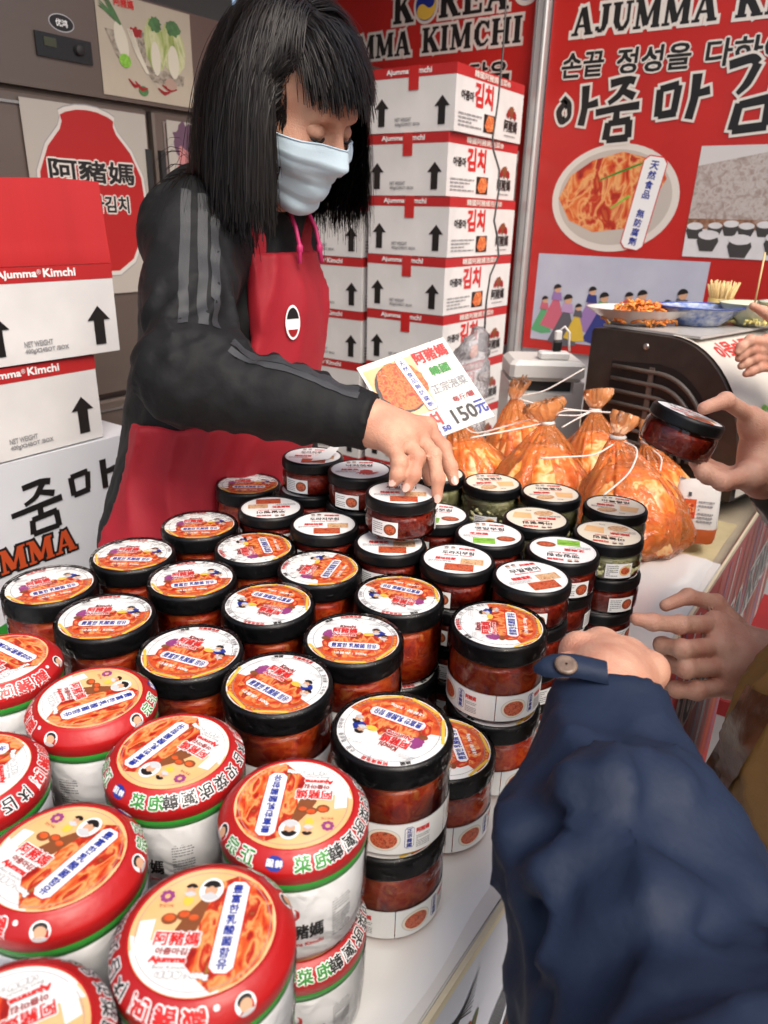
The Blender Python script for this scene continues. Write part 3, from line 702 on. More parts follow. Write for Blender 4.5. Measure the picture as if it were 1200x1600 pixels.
def banner(x0, name, label, W=1.0):
    """x0: left edge of the banner; the print is laid out from its left edge"""
    t = thing(name, label, 'banner', (x0, WY, 0))
    B().box(0, W, -0.006, 0.004, 0.975, 2.45, BANRED).build('sheet', t)
    A = Art()
    A.slab('K', 0.43, 2.068, 0.095, INK, 3, BWHITE, 0.009); A.slab('REA', 0.625, 2.068, 0.095, INK, 3, BWHITE, 0.009)
    A.ell(0.572, 2.112, 0.052, 0.056, BWHITE, 2); A.ell(0.572, 2.112, 0.043, 0.046, BLUEP, 3)
    A.sector(0, 0.043, -2.4, 0.75, YELLOWP, 4, 12, (0.572, 2.112)); A.ell(0.572 - 0.016, 2.112 - 0.016, 0.021, 0.022, YELLOWP, 5, n=14); A.ell(0.572 + 0.016, 2.112 + 0.014, 0.021, 0.022, BLUEP, 6, n=14)
    A.slab('AJUMMA', 0.07, 1.967, 0.078, INK, 3, BWHITE, 0.009, w=0.445); A.slab('KIMCHI', 0.56, 1.967, 0.078, INK, 3, BWHITE, 0.009, w=0.40)
    A.ell(0.96, 2.12, 0.05, 0.05, BWHITE, 2); A.ell(0.96, 2.12, 0.036, 0.036, M('emblem_blue', (0.12, 0.3, 0.55), 0.4), 3)
    x = 0.05
    for word, wd in (('손끝', 0.138), ('정성을', 0.222), ('다하여', 0.222), ('담은', 0.145)):
        A.text(word, x + wd / 2, 1.885, 0.068, INK, 4, w=wd, bold=0.0026, out=BWHITE, outw=0.0042); x += wd + 0.045
    # brush lettering: a-jum-ma kim-chi
    def st(p, wd): A.stroke([(x_ * .775, y_) for x_, y_ in p], [q_ * .80 for q_ in wd], INK, 6, BWHITE, 0.0075)
    bx = 0.055; y = 1.70
    st([(bx + .045, y + .085), (bx + .012, y + .055), (bx + .03, y + .02), (bx + .065, y + .035), (bx + .06, y + .075), (bx + .03, y + .095)], [.02, .026, .022, .018, .022, .02])
    st([(bx + .125, y + .125), (bx + .13, y + .06), (bx + .12, y + .01)], [.034, .028, .03]); st([(bx + .13, y + .065), (bx + .185, y + .075)], [.02, .03])
    bx = .265
    st([(bx + .02, y + .125), (bx + .09, y + .135), (bx + .12, y + .128)], [.03, .024, .028]); st([(bx + .09, y + .13), (bx + .06, y + .09), (bx + .02, y + .07)], [.026, .024, .018]); st([(bx + .07, y + .105), (bx + .125, y + .085)], [.02, .03])
    st([(bx - .03, y + .045), (bx + .06, y + .055), (bx + .15, y + .06)], [.026, .024, .03]); st([(bx + .06, y + .05), (bx + .06, y + .01)], [.024, .03])
    st([(bx + .03, y + .015), (bx + .025, y - .035)], [.028, .03]); st([(bx + .03, y + .012), (bx + .12, y + .02)], [.022, .028]); st([(bx + .115, y + .02), (bx + .12, y - .03)], [.03, .028]); st([(bx + .03, y - .035), (bx + .12, y - .03)], [.026, .028])
    bx = .475
    st([(bx + .015, y + .1), (bx + .02, y + .025)], [.028, .03]); st([(bx + .015, y + .1), (bx + .085, y + .11)], [.024, .028]); st([(bx + .085, y + .108), (bx + .08, y + .035)], [.028, .026]); st([(bx + .02, y + .028), (bx + .09, y + .035)], [.026, .03])
    st([(bx + .15, y + .135), (bx + .152, y + .07), (bx + .14, y + .015)], [.036, .03, .032]); st([(bx + .15, y + .08), (bx + .205, y + .09)], [.022, .03])
    bx = .735
    st([(bx, y + .15), (bx + .08, y + .165), (bx + .1, y + .15)], [.03, .03, .03]); st([(bx + .1, y + .15), (bx + .075, y + .1), (bx + .045, y + .075)], [.03, .028, .016]); st([(bx + .17, y + .18), (bx + .175, y + .1), (bx + .17, y + .07)], [.036, .03, .026])
    st([(bx + .06, y + .05), (bx + .05, y - .02)], [.03, .034]); st([(bx + .06, y + .045), (bx + .17, y + .06)], [.026, .032]); st([(bx + .165, y + .058), (bx + .165, y - .01)], [.034, .03]); st([(bx + .05, y - .02), (bx + .17, y - .012)], [.03, .03])
    bx = 1.0
    st([(bx + .05, y + .17), (bx + .08, y + .15)], [.03, .026]); st([(bx, y + .11), (bx + .1, y + .125)], [.026, .032]); st([(bx + .06, y + .11), (bx + .03, y + .04), (bx - .01, y + .01)], [.03, .026, .014]); st([(bx + .055, y + .07), (bx + .11, y + .02)], [.022, .034]); st([(bx + .17, y + .18), (bx + .172, y + .02)], [.036, .03])
    # dish of kimchi with its plaque
    A.ell(0.275, 1.49, 0.213, 0.165, PLATEW, 2, n=48); A.ell(0.275, 1.492, 0.19, 0.145, PLATEG, 3, n=48)
    A.poly([(0.085, 1.49), (0.12, 1.56), (0.19, 1.605), (0.29, 1.63), (0.41, 1.60), (0.44, 1.55), (0.40, 1.47), (0.33, 1.40), (0.22, 1.385), (0.13, 1.42)], BIGKIM, 4)
    A.stroke([(0.22, 1.545), (0.30, 1.575), (0.37, 1.60)], [.004, .007, .005], GREENP, 5); A.stroke([(0.27, 1.46), (0.33, 1.50)], [.004, .008], LIME, 5)
    A.loz(0.378, 1.475, 0.078, 0.285, REDP, 6, -0.16, 0.2); A.loz(0.378, 1.475, 0.072, 0.278, WHITE, 7, -0.16, 0.2)
    for i, ch in enumerate('天然食品 無防腐劑'):
        q = 0.115 - i * 0.0288; A.text(ch, 0.378 + q * math.sin(0.16), 1.475 + q * math.cos(0.16), 0.024, BLUEP, 8, rot=-0.16, bold=0.001)
    # snow-covered jars photograph
    A.poly([(0.525, 1.322), (.98, 1.322), (.98, 1.64), (0.53, 1.64)], SNOWSKY, 2); A.poly([(0.525, 1.41), (.98, 1.41), (.98, 1.60), (0.9, 1.635), (0.72, 1.62), (0.53, 1.585)], HILL, 3)
    A.rect(0.525, 1.4, .98, 1.435, SCRUB, 4); A.rect(0.525, 1.3225, .98, 1.405, SNOW, 5)
    for k, (px, py, r) in enumerate([(0.55, 1.40, .026), (0.61, 1.405, .022), (0.655, 1.41, .024), (0.70, 1.405, .024), (0.75, 1.41, .024), (0.81, 1.405, .026), (0.88, 1.41, .025), (0.95, 1.405, .026), (0.595, 1.372, .033), (0.69, 1.36, .036), (0.79, 1.37, .034), (0.9, 1.362, .036), (.945, 1.335, .03)]):
        A.poly([(px - r * .8, py + r * .45), (px + r * .8, py + r * .45), (px + r * .98, py - r * .05), (px + r * .6, py - r * .95), (px - r * .6, py - r * .95), (px - r * .98, py - r * .05)], POT, 6 + 2 * (k > 7)); A.ell(px, py + r * .5, r * .95, r * .42, SNOW, 7 + 2 * (k > 7), n=14, jag=0.04)
    # painting of figures in bright skirts
    A.poly([(0.03, 1.01), (0.61, 1.01), (0.615, 1.309), (0.032, 1.309)], PAINTBG, 2)
    cl = [(0.10, 0.36, 0.16), (0.55, 0.12, 0.18), (0.10, 0.10, 0.12), (0.65, 0.45, 0.05), (0.30, 0.18, 0.42), (0.03, 0.04, 0.2), (0.55, 0.08, 0.05), (0.45, 0.3, 0.5)]
    for i in range(12):
        fx = 0.07 + i * 0.043; fy = 1.085 + 0.03 * math.sin(i * 1.9); s = 0.042 + 0.008 * (i % 3); c = cl[i % 8]; c2 = cl[(i * 3 + 1) % 8]
        A.poly([(fx - s, fy - s), (fx - s * .5, fy + s * .1), (fx - s * .1, fy + s), (fx + s * .25, fy + s * .9), (fx + s * .6, fy), (fx + s * .9, fy - s * 1.1), (fx, fy - s * 1.25)], M('skirt_%d' % (i % 8), c, 0.5), 4 + (i % 4))
        A.poly([(fx - s * .3, fy + s * .85), (fx + s * .5, fy + s * .8), (fx + s * .4, fy + s * 1.35), (fx - s * .2, fy + s * 1.4)], M('skirt_%d' % ((i * 3 + 1) % 8), c2, 0.5), 8.2 + (i % 4) * .2)
        A.ell(fx + s * .1, fy + s * 1.6, s * .24, s * .28, SKINP, 9.2, n=10); A.sector(0, s * .3, 0.3, 3.4, BLACKP, 9.8, 6, (fx + s * .1, fy + s * 1.63))
    A.onto(B_ := B(), flat((0, -0.0062, 0), (1, 0, 0), (0, 0, 1), (0, -1, 0), 0.0003)); B_.build('print', t)
    return t

banner(-1.185, 'wall_banner', 'red wall banner with the kimchi dish photo and snowy pots right of the white post')
banner(-2.245, 'wall_banner', 'red wall banner half hidden behind the tall stack of cartons')

# ---- table ----------------------------------------------------------------
t = thing('display_table', 'long display table with white film-covered top and printed skirt', 'table')
CLOTH = M('table_film', (0.80, 0.80, 0.77), 0.22, coat=0.55, var=0.035, vscale=9, bump=0.22, bscale=14)
b = B(); nx, ny = 26, 90; X = np.linspace(-0.875, EDGE, nx); Y = np.linspace(-0.45, 1.36, ny)
wv = waves(3, 6, 25, 70)
V = [(x, y, TZ - 0.0006 + 0.0006 * float(wv(np.array([[x, y, 0.0]]))[0]) - (0.006 if x > EDGE - 0.001 else 0)) for y in Y for x in X]
b.add(V, [(j * nx + i, j * nx + i + 1, j * nx + nx + i + 1, j * nx + nx + i) for j in range(ny - 1) for i in range(nx - 1)], CLOTH, True)
b.box(-0.875, EDGE - 0.001, -0.45, 1.36, TZ - 0.028, TZ - 0.004, M('foam_board', (0.75, 0.74, 0.70), 0.6)); b.build('foam_top', t)
B().box(-0.885, EDGE - 0.004, -0.46, 2.3, TZ - 0.055, TZ - 0.0285, M('table_board', (0.42, 0.36, 0.26), 0.5, var=0.15, vscale=10)).build('tabletop', t)
B().box(EDGE + 0.0015, EDGE + 0.006, -0.46, 2.3, TZ - 0.014, TZ - 0.003, M('lip_plastic', (0.74, 0.66, 0.46), 0.35)).build('lip', t)
for x in (-0.85, EDGE - 0.05):
    for y in (-0.4, 1.0, 2.25): B().box(x - 0.015, x + 0.015, y - 0.015, y + 0.015, 0, TZ - 0.055, ALU).build('leg', t)
SKIRT = M('skirt_white', (0.58, 0.60, 0.66), 0.45, var=0.04, vscale=5); SKIRTR = M('skirt_red', (0.42, 0.03, 0.02), 0.4, var=0.2, vscale=12)
b = B(); b.box(EDGE - 0.003, EDGE + 0.001, -0.46, 0.94, 0.06, TZ - 0.0125, SKIRT); b.build('skirt', t)
A = Art()                                              # ink drawing of kimchi leaves and pots, y along the table
gq = random.Random(4)
for k in range(7):
    cx = 0.22 + 0.13 * k; cz = 0.66 + 0.05 * math.sin(k * 2.1)
    for j in range(9):
        a = 0.7 + j * 0.12; q = 0.03 + 0.012 * j
        A.stroke([(cx - q, cz - 0.14), (cx - q * .9 + .02, cz - 0.03), (cx - q * .2 + .05, cz + 0.05 + .004 * j), (cx + .09 - q * .1, cz + 0.09 - .006 * j)], [.002, .004, .003, .001], BLACKP, 3)
    A.ell(cx + .03, cz - .06, .02, .10, M('skirt_ochre', (0.30, 0.08, 0.03), 0.5), 1, -0.5); A.ell(cx + .05, cz - .05, .012, .09, M('skirt_green', (0.12, 0.14, 0.06), 0.5), 2, -0.5)
    for j in range(6): A.stroke([(cx - .02 + .012 * j, cz - .15), (cx + .012 * j, cz - .06), (cx + .05 + .008 * j, cz + .02)], [.001, .0035, .001], DKRED if j % 2 else BLACKP, 4)
A.onto(B_ := B(), flat((EDGE + 0.0012, 0, 0), (0, 1, 0), (0, 0, 1), (1, 0, 0), 0.0002)); B_.build('skirt_print', t)
b = B(); b.box(EDGE - 0.003, EDGE + 0.001, 0.945, 2.3, 0.06, TZ - 0.0125, SKIRTR); b.build('skirt', t)
A = Art()
for k in range(16):
    cx = 1.0 + 0.085 * k; c = (M('sk_orange', (0.5, 0.13, 0.03), 0.4), M('sk_violet', (0.25, 0.18, 0.3), 0.4), BWHITE, M('sk_brown', (0.2, 0.06, 0.03), 0.4))[k % 4]
    A.stroke([(cx, 0.15), (cx + .03, 0.4), (cx + .02, 0.6), (cx + .06, 0.80)], [.02, .035, .02, .012], c, 2)
A.slab('AJUMMA KIMCHI', 1.05, 0.52, 0.12, INK, 5, BWHITE, 0.01)
A.onto(B_ := B(), flat((EDGE + 0.0012, 0, 0), (0, 1, 0), (0, 0, 1), (1, 0, 0), 0.0002)); B_.build('skirt_print', t)

# ---- freezers -----------------------------------------------------------------
STEEL = M('brushed_steel', (0.17, 0.135, 0.115), 0.36, metal=0.55, var=0.10, vscale=4, bump=0.03, bscale=120, stretch=(1, 0.05, 1))
DARK = M('dark_gap', (0.02, 0.02, 0.02), 0.6); TRIM = M('steel_trim', (0.45, 0.42, 0.40), 0.25, metal=0.9)
FX = -1.85
def freezer(y0, label):
    t = thing('upright_freezer', label, 'freezer', (0, 0, 0)); W = 1.24
    B().box(FX - 0.72, FX - 0.03, y0, y0 + W, 0.10, 1.93, STEEL).build('body', t)
    B().box(FX - 0.03, FX, y0, y0 + W, 1.684, 1.93, STEEL).build('top_panel', t)
    for k in range(2):
        a = y0 + 0.012 + k * 0.618; 
        for z0, z1 in ((0.92, 1.674), (0.15, 0.905)):
            d = B().box(FX - 0.028, FX - 0.001, a, a + 0.60, z0, z1, STEEL, 0.006).build('door', t)
            b = B(); e = 0.03
            for q in ((a + e, a + e + 0.006, z0 + e, z1 - e), (a + 0.60 - e - 0.006, a + 0.60 - e, z0 + e, z1 - e)): b.box(FX - 0.001, FX + 0.004, *q, TRIM)
            b.box(FX - 0.001, FX + 0.004, a + e, a + 0.60 - e, z1 - e, z1 - e + 0.006, TRIM); b.build('trim', d)
            hy = a + 0.585 if k == 0 else a + 0.015
            B().box(FX - 0.001, FX + 0.012, hy - 0.008, hy + 0.008, z0 + 0.1, z1 - 0.1, DARK).build('handle', d)
    for y in (y0 + 0.08, y0 + W - 0.08):
        for x in (FX - 0.65, FX - 0.1): B().lathe([(0.02, 0), (0.025, 0.05), (0.02, 0.1)], DARK, 12, cap0=True, c=(x, y, 0)).build('foot', t)
    return t
F1 = freezer(0.87, 'brown-grey steel upright freezer with control panel and red pot poster')
b = B(); b.box(FX, FX + 0.006, 1.172, 1.322, 1.753, 1.804, M('black_panel', (0.012, 0.012, 0.013), 0.2)); cp = b.build('control_panel', F1)
b = B(); b.box(FX + 0.006, FX + 0.008, 1.192, 1.224, 1.776, 1.795, M('display_dim', (0.05, 0.055, 0.03), 0.3)); b.build('display', cp)
b = B(); b.lathe([(0.012, 0), (0.012, 0.008), (0.010, 0.01)], DARK, 20, cap1=True); o = b.build('dial', cp, loc=(FX + 0.006, 1.285, 1.78), rot=(0, rad(90), 0))
A = Art(); A.ell(1.249, 1.832, 0.034, 0.019, LGREY, 0); A.ell(1.249, 1.832, 0.032, 0.017, BLACKP, 1); A.text('优鸿', 1.249, 1.832, 0.015, WHITE, 2, bold=0.0006)
A.onto(B_ := B(), flat((FX, 0, 0), (0, 1, 0), (0, 0, 1), (1, 0, 0), 0.0003)); B_.build('badge', F1)
b = B(); b.box(FX, FX + 0.004, 1.69, 1.74, 1.76, 1.80, M('black_panel', (0, 0, 0))); b.build('vent', F1)
F2 = freezer(2.125, 'second steel upright freezer behind the seller and the cartons')
F3 = freezer(-0.385, 'steel upright freezer with dark doors beside the open red carton')

PAPER = M('poster_paper', (0.46, 0.40, 0.31), 0.45, var=0.05, vscale=10)
t = thing('vegetable_poster', 'cream poster with painted cabbages, radish and chillies on the freezer', 'poster', (FX + 0.0015, 0, 0))
B().box(0, 0.001, 1.348, 1.652, 1.694, 1.925, PAPER).build('sheet', t)
CAB = food('poster_cabbage', [(0.16, 0.24, 0.05), (0.34, 0.40, 0.13), (0.58, 0.58, 0.34), (0.24, 0.33, 0.08)], 40, 0.5, stretch=(1, 1, 0.3)); LEAFG = M('poster_leaf', (0.07, 0.17, 0.06), 0.5, var=0.3, vscale=60)
BASK = food('poster_basket', [(0.10, 0.08, 0.06), (0.30, 0.26, 0.20), (0.45, 0.4, 0.33)], 90, 0.5); RADW = M('poster_radish', (0.64, 0.60, 0.48), 0.5)
A = Art(); ox, oz = 1.348, 1.694
A.poly([(ox + .02, oz + .15), (ox + .05, oz + .15), (ox + .08, oz + .07), (ox + .05, oz + .09)], BASK, 1)
A.poly([(ox + .13, oz + .085), (ox + .27, oz + .075), (ox + .265, oz + .05), (ox + .16, oz + .048)], BASK, 2); A.poly([(ox + .12, oz + .16), (ox + .15, oz + .16), (ox + .14, oz + .09), (ox + .12, oz + .1)], BASK, 2)
for cx, wd in ((ox + .175, .034), (ox + .235, .042)): A.ell(cx, oz + .135, wd, .062, CAB, 3, 0.08, jag=0.05); A.ell(cx, oz + .105, wd * .45, .04, RADW, 4); A.ell(cx + .005, oz + .185, wd * .6, .018, LEAFG, 4, jag=.15)
A.ell(ox + .068, oz + .13, .019, .042, RADW, 3, 0.25); A.ell(ox + .074, oz + .085, .018, .016, LIME, 4)
for k in range(6): A.stroke([(ox + .07, oz + .165), (ox + .055 - .006 * k, oz + .19), (ox + .03 - .006 * k + .004 * (k % 3), oz + .225 - .006 * k)], [.006, .005, .002], LEAFG, 4)
for k in range(3): A.stroke([(ox + .09 + .006 * k, oz + .16), (ox + .11 + .006 * k, oz + .11), (ox + .14 + .004 * k, oz + .065)], [.004, .005, .004], RADW, 4)
A.ell(ox + .115, oz + .155, .02, .012, DKRED, 3, jag=.3)
for x0, y0, x1, y1 in ((.08, .045, .115, .035), (.10, .042, .14, .03), (.175, .035, .215, .03), (.19, .045, .24, .04)): A.stroke([(ox + x0, oz + y0), (ox + (x0 + x1) / 2, oz + min(y0, y1) - .006), (ox + x1, oz + y1)], [.004, .009, .003], DKRED, 4)
A.ell(ox + .125, oz + .022, .016, .012, LEAFG, 3); A.ell(ox + .22, oz + .05, .02, .014, M('poster_garlic', (0.42, 0.28, 0.22), 0.5), 5, jag=.1)
A.text('阿豬媽', ox + .085, oz + .215, .02, REDP, 4, w=.06, bold=.0006)
A.onto(B_ := B(), flat((0.001, 0, 0), (0, 1, 0), (0, 0, 1), (1, 0, 0), 0.0003)); B_.build('print', t)

t = thing('pot_poster', 'white poster with a big red pot and outlined characters on the freezer door', 'poster', (FX + 0.0045, 0, 0))
B().box(0, 0.001, 1.108, 1.468, 1.20, 1.659, M('pot_paper', (0.42, 0.385, 0.34), 0.4)).build('sheet', t)
def pot(k, z=1.0):
    c = 1.287; p = [(-.060, .0), (-.068, -.014), (-.060, -.026), (-.058, -.032)] 
    l = [(-.061, 1.640), (-.077, 1.632), (-.074, 1.618), (-.082, 1.600), (-.12, 1.56), (-.15, 1.50), (-.155, 1.44), (-.14, 1.36), (-.10, 1.29), (-.05, 1.26)]
    r = [(-x, y) for x, y in l[::-1]]; top = [(.03, 1.648), (0, 1.65), (-.03, 1.648)]
    return [(c + x * k, 1.46 + (y - 1.46) * k) for x, y in l + r + top]
A = Art(); A.poly(pot(1.07), GREY, 0); A.poly(pot(1.055), M('pot_white', (0.62, 0.58, 0.53), 0.4), 1); A.poly(pot(1.0), M('pot_red', (0.40, 0.012, 0.012), 0.4), 2)
A.text('阿豬媽', 1.287, 1.507, .052, INK, 5, w=.25, bold=.0024, out=BWHITE, outw=.0032); A.text('아줌마김치', 1.287, 1.43, .04, INK, 5, w=.2, bold=.002, out=BWHITE, outw=.003)
A.onto(B_ := B(), flat((0.001, 0, 0), (0, 1, 0), (0, 0, 1), (1, 0, 0), 0.0003)); B_.build('print', t)
t = thing('photo_poster', 'small framed poster with purple ink picture on the right freezer door', 'poster', (FX + 0.0045, 0, 0))
B().box(0, 0.001, 1.54, 1.80, 1.30, 1.654, M('pot_paper', (0, 0, 0))).build('sheet', t)
A = Art(); A.ell(1.60, 1.60, .04, .05, M('purple_ink', (0.12, 0.06, 0.10), 0.5), 1, jag=.2); A.ell(1.60, 1.54, .03, .05, M('pink_ink', (0.5, 0.2, 0.2), 0.5), 2, jag=.2); A.ell(1.70, 1.5, .05, .09, KIMCHI_PRINT, 1)
A.onto(B_ := B(), flat((0.001, 0, 0), (0, 1, 0), (0, 0, 1), (1, 0, 0), 0.0003)); B_.build('print', t)

# ---- cartons ---------------------------------------------------------------
CARD = M('white_card', (0.68, 0.67, 0.66), 0.6, var=0.09, vscale=7, bump=0.06, bscale=30); CARDRED = M('red_card', (0.46, 0.018, 0.02), 0.5, var=0.10, vscale=10, bump=0.05, bscale=30)
KRAFT = M('kraft', (0.36, 0.24, 0.14), 0.7); TAPE = M('red_tape', (0.50, 0.02, 0.02), 0.25, coat=0.4)
CW, CD, CH, BAND = 0.30, 0.45, 0.1755, 0.030         # carton front width, depth, height, red band
def carton_front():
    a = Art(); a.text('Ajumma', -0.052, CH - BAND / 2 - 0.001, 0.0165, WHITE, 2, w=0.078, bold=0.0009); a.text('®', -0.008, CH - BAND / 2 + 0.003, 0.009, WHITE, 2); a.text('Kimchi', 0.034, CH - BAND / 2 + 0.001, 0.0145, WHITE, 2, w=0.066, bold=0.0009)
    out = [('brand_lettering', a)]
    for x in (-0.107, 0.107):
        q = Art(); q.poly([(x - .012, .018), (x + .012, .018), (x + .012, .066), (x + .026, .066), (x, .094), (x - .026, .066), (x - .012, .066)], BLACKP, 2); out.append(('arrow', q))
    w_ = Art(); w_.text('NET WEIGHT', -0.028, 0.035, 0.010, GREY, 2, w=0.058, bold=0.0004); w_.text('400gX24BOT /BOX', -0.012, 0.021, 0.010, GREY, 2, w=0.09, bold=0.0004)
    return out + [('weight_lettering', w_)]
def carton_side():
    a, b, c, d, e = Art(), Art(), Art(), Art(), Art()
    a.text('韓國阿豬媽泡菜®', 0, CH - BAND / 2, 0.018, BWHITE, 2, w=0.24, bold=0.0006)
    b.text('아줌마', -0.155, 0.098, 0.024, BLACKP, 2, w=0.075, bold=0.0012); b.text('김치', -0.052, 0.108, 0.062, REDP, 2, w=0.115, bold=0.0036)
    c.rect(-0.045, 0.012, 0.03, 0.062, BLACKP, 2); c.poly([(-.04, .03), (-.02, .06), (.015, .06), (.028, .04), (.015, .018), (-.02, .014)], KIMCHI_PRINT, 3)
    dashes(d, -0.205, 0.014, -0.06, 0.055, GREY, 2, 4, 2)
    e.ell(0.14, 0.085, 0.022, 0.017, BROWNP, 2, jag=.3); e.ell(0.165, 0.078, 0.014, 0.012, DKRED, 3, jag=.3); e.ell(0.118, 0.078, 0.012, 0.010, DKRED, 3, jag=.3); e.text('阿豬媽', 0.142, 0.045, 0.034, BLACKP, 2, w=0.095, bold=0.0012); dashes(e, 0.10, 0.012, 0.18, 0.02, GREY, 2, 1, 5)
    return [('band_lettering', a), ('side_lettering', b), ('dish_picture', c), ('small_print', d), ('brand_emblem', e)]
def carton_meshes():
    P = {}; b = B()                                    # origin: bottom centre; fronts face +-X, sides face +-Y
    b.box(-CD / 2, CD / 2, -CW / 2, CW / 2, 0.0, CH - BAND, CARD); P['box'] = b.mesh('box')
    b = B(); e = 0.0006; b.box(-CD / 2 - e, CD / 2 + e, -CW / 2 - e, CW / 2 + e, CH - BAND, CH - 0.002, CARDRED); P['red_band'] = b.mesh('red_band')
    P['print'] = []
    for s in (1, -1):
        for nm, A in carton_front(): b = B(); A.onto(b, flat((s * (CD / 2 + e), 0, 0), (0, s, 0), (0, 0, 1), (s, 0, 0), 0.0003)); P['print'].append((nm, b.mesh(nm)))
    for s in (1, -1):
        for nm, A in carton_side(): b = B(); A.onto(b, flat((0, s * (CW / 2 + e), 0), (-s, 0, 0), (0, 0, 1), (0, s, 0), 0.0003)); P['print'].append((nm, b.mesh(nm)))
    b = B(); b.box(CD / 2 + 0.001, CD / 2 + 0.0018, -0.011, 0.024, CH - 0.064, CH - 0.001, TAPE); b.box(-CD / 2 - 0.0018, CD / 2 + 0.0018, -0.011, 0.024, CH - 0.0015, CH - 0.0005, TAPE); P['tape'] = b.mesh('tape')
    return P
CP = carton_meshes()
def carton(loc, rz, label, group, tape=True):
    t = thing('kimchi_carton', label, 'carton', loc, (0, 0, rz), group)
    for k in ('box', 'red_band'): ob(k, CP[k], t)
    for k, me in CP['print']: ob(k, me, t)
    if tape: ob('tape', CP['tape'], t)
    return t
gr = random.Random(2); ORD = ('first', 'second', 'third', 'fourth', 'fifth', 'sixth', 'seventh', 'eighth', 'ninth', 'tenth')
# tall stack by the back wall: fronts face -Y (towards the aisle), sides face +X
for k in range(10):
    z = 1.655 - k * CH
    if z < -0.02: break
    carton((-1.235 - CW / 2 + gr.uniform(-.006, .006) + 0.004 * k * 0.3, 2.075 + CD / 2, z), -math.pi / 2 + gr.uniform(-.012, .012), ORD[k] + ' white and red carton from the top of the tall stack against the banner', 'cartons stacked at the back wall')
for k in range(9):
    z = 1.463 - k * CH
    if z < -0.02: break
    carton((-1.557 - CW / 2 + gr.uniform(-.004, .004), 2.078 + CD / 2, z), -math.pi / 2 + gr.uniform(-.01, .01), ORD[k] + ' carton from the top of the lower stack between freezer and tall stack', 'cartons stacked behind the seller', tape=False)
for zz, nm in ((-0.0, 0),): pass
# left pile on a printed foam chest
LX = -1.36 - CD / 2
cz = 0.966
c2 = carton((LX, 0.868 - CW / 2 + 0.03, cz), 0.03, 'closed white and red kimchi carton under the opened one beside the seller', None, tape=False)
c1 = carton((LX + 0.005, 0.952 - CW / 2 + 0.01, cz + CH + 0.002), 0.0, 'opened kimchi carton with its red flap standing up', None, tape=False)
FLAPM = M('red_flap', (0.46, 0.018, 0.02), 0.5, var=0.10, vscale=9, bump=0.07, bscale=130, stretch=(1, 1, 0.05)); x0 = CD / 2; b = B(); n = 16; v = []
for y in np.linspace(-CW / 2, CW / 2, n + 1):
    for z in np.linspace(0, 1, 10): v.append((x0 + .0015 - .012 * z + .0016 * math.sin(y * 31 + 2 * z) * z + (.0012 if .1 < z < .2 else 0), y, CH - .001 + .150 * z + .002 * math.sin(y * 23) * z))
f = [(10 * i + k, 10 * i + 10 + k, 10 * i + 11 + k, 10 * i + k + 1) for i in range(n) for k in range(9)]
b.add(v, f, FLAPM, True); b.add([(q[0] - .004, q[1], q[2]) for q in v], [g_[::-1] for g_ in f], KRAFT, True); m_ = len(v)
b.add([v[10 * i + 9] for i in range(n + 1)] + [(v[10 * i + 9][0] - .004, *v[10 * i + 9][1:]) for i in range(n + 1)], [(i, i + 1, n + 2 + i, n + 1 + i) for i in range(n)], KRAFT)
b.build('flap', c1)
for s in (-1, 1):
    B().add([(-CD / 2, s * CW / 2, CH), (CD / 2, s * CW / 2, CH), (CD / 2 - 0.01, s * (CW / 2 + 0.06), CH - 0.09), (-CD / 2 + 0.01, s * (CW / 2 + 0.06), CH - 0.09)], [(0, 1, 2, 3)], KRAFT).build('side_flap', c1) if s < 0 else None
t = thing('foam_chest', 'white printed chest under the cartons with black brush lettering and orange letters', 'chest', (0, 0, 0))
B().box(-1.83, -1.356, 0.40, 0.99, 0.0, 0.962, M('chest_white', (0.62, 0.64, 0.68), 0.5, var=0.05, vscale=6)).build('body', t)
A = Art()
def st2(p, wd): A.stroke(p, wd, INK, 3)
bx, y = 0.695, 0.86
st2([(bx + .01, y + .045), (bx + .05, y + .05), (bx + .07, y + .045)], [.012, .012, .014]); st2([(bx + .055, y + .048), (bx + .035, y + .02), (bx + .01, y + .01)], [.013, .011, .008]); st2([(bx + .04, y + .03), (bx + .075, y + .018)], [.01, .014]); st2([(bx - .02, y - .005), (bx + .09, y + .005)], [.011, .014]); st2([(bx + .04, y), (bx + .04, y - .025)], [.012, .013])
st2([(bx + .02, y - .025), (bx + .018, y - .055)], [.012, .013]); st2([(bx + .02, y - .025), (bx + .075, y - .02)], [.012, .013]); st2([(bx + .073, y - .02), (bx + .075, y - .055)], [.013, .013]); st2([(bx + .018, y - .055), (bx + .075, y - .053)], [.012, .012])
bx = 0.80
st2([(bx + .01, y + .04), (bx + .012, y)], [.013, .013]); st2([(bx + .01, y + .04), (bx + .05, y + .044)], [.012, .013]); st2([(bx + .05, y + .043), (bx + .046, y + .005)], [.013, .012]); st2([(bx + .012, y), (bx + .05, y + .004)], [.012, .013]); st2([(bx + .088, y + .06), (bx + .088, y - .005)], [.016, .014]); st2([(bx + .088, y + .03), (bx + .118, y + .035)], [.011, .014])
A.slab('AJUMMA', 0.50, 0.742, 0.05, M('ink_orange', (0.50, 0.07, 0.02), 0.4), 3, INK, 0.005)
A.ell(0.56, 0.62, 0.05, 0.05, BLUEP, 2); A.ell(0.64, 0.60, .06, .04, GREENP, 2)
A.onto(B_ := B(), flat((-1.356, 0, 0), (0, 1, 0), (0, 0, 1), (1, 0, 0), 0.0004)); B_.build('print', t)
# cartons standing in front of the table skirt
for k in range(4): carton((0.03, 1.145 + CD / 2, k * (CH + 0.0004)), -math.pi / 2 + (0.02 if k == 3 else 0), ORD[k] + ' carton from the ground in the pile before the red table skirt', 'cartons before the table skirt', tape=False)
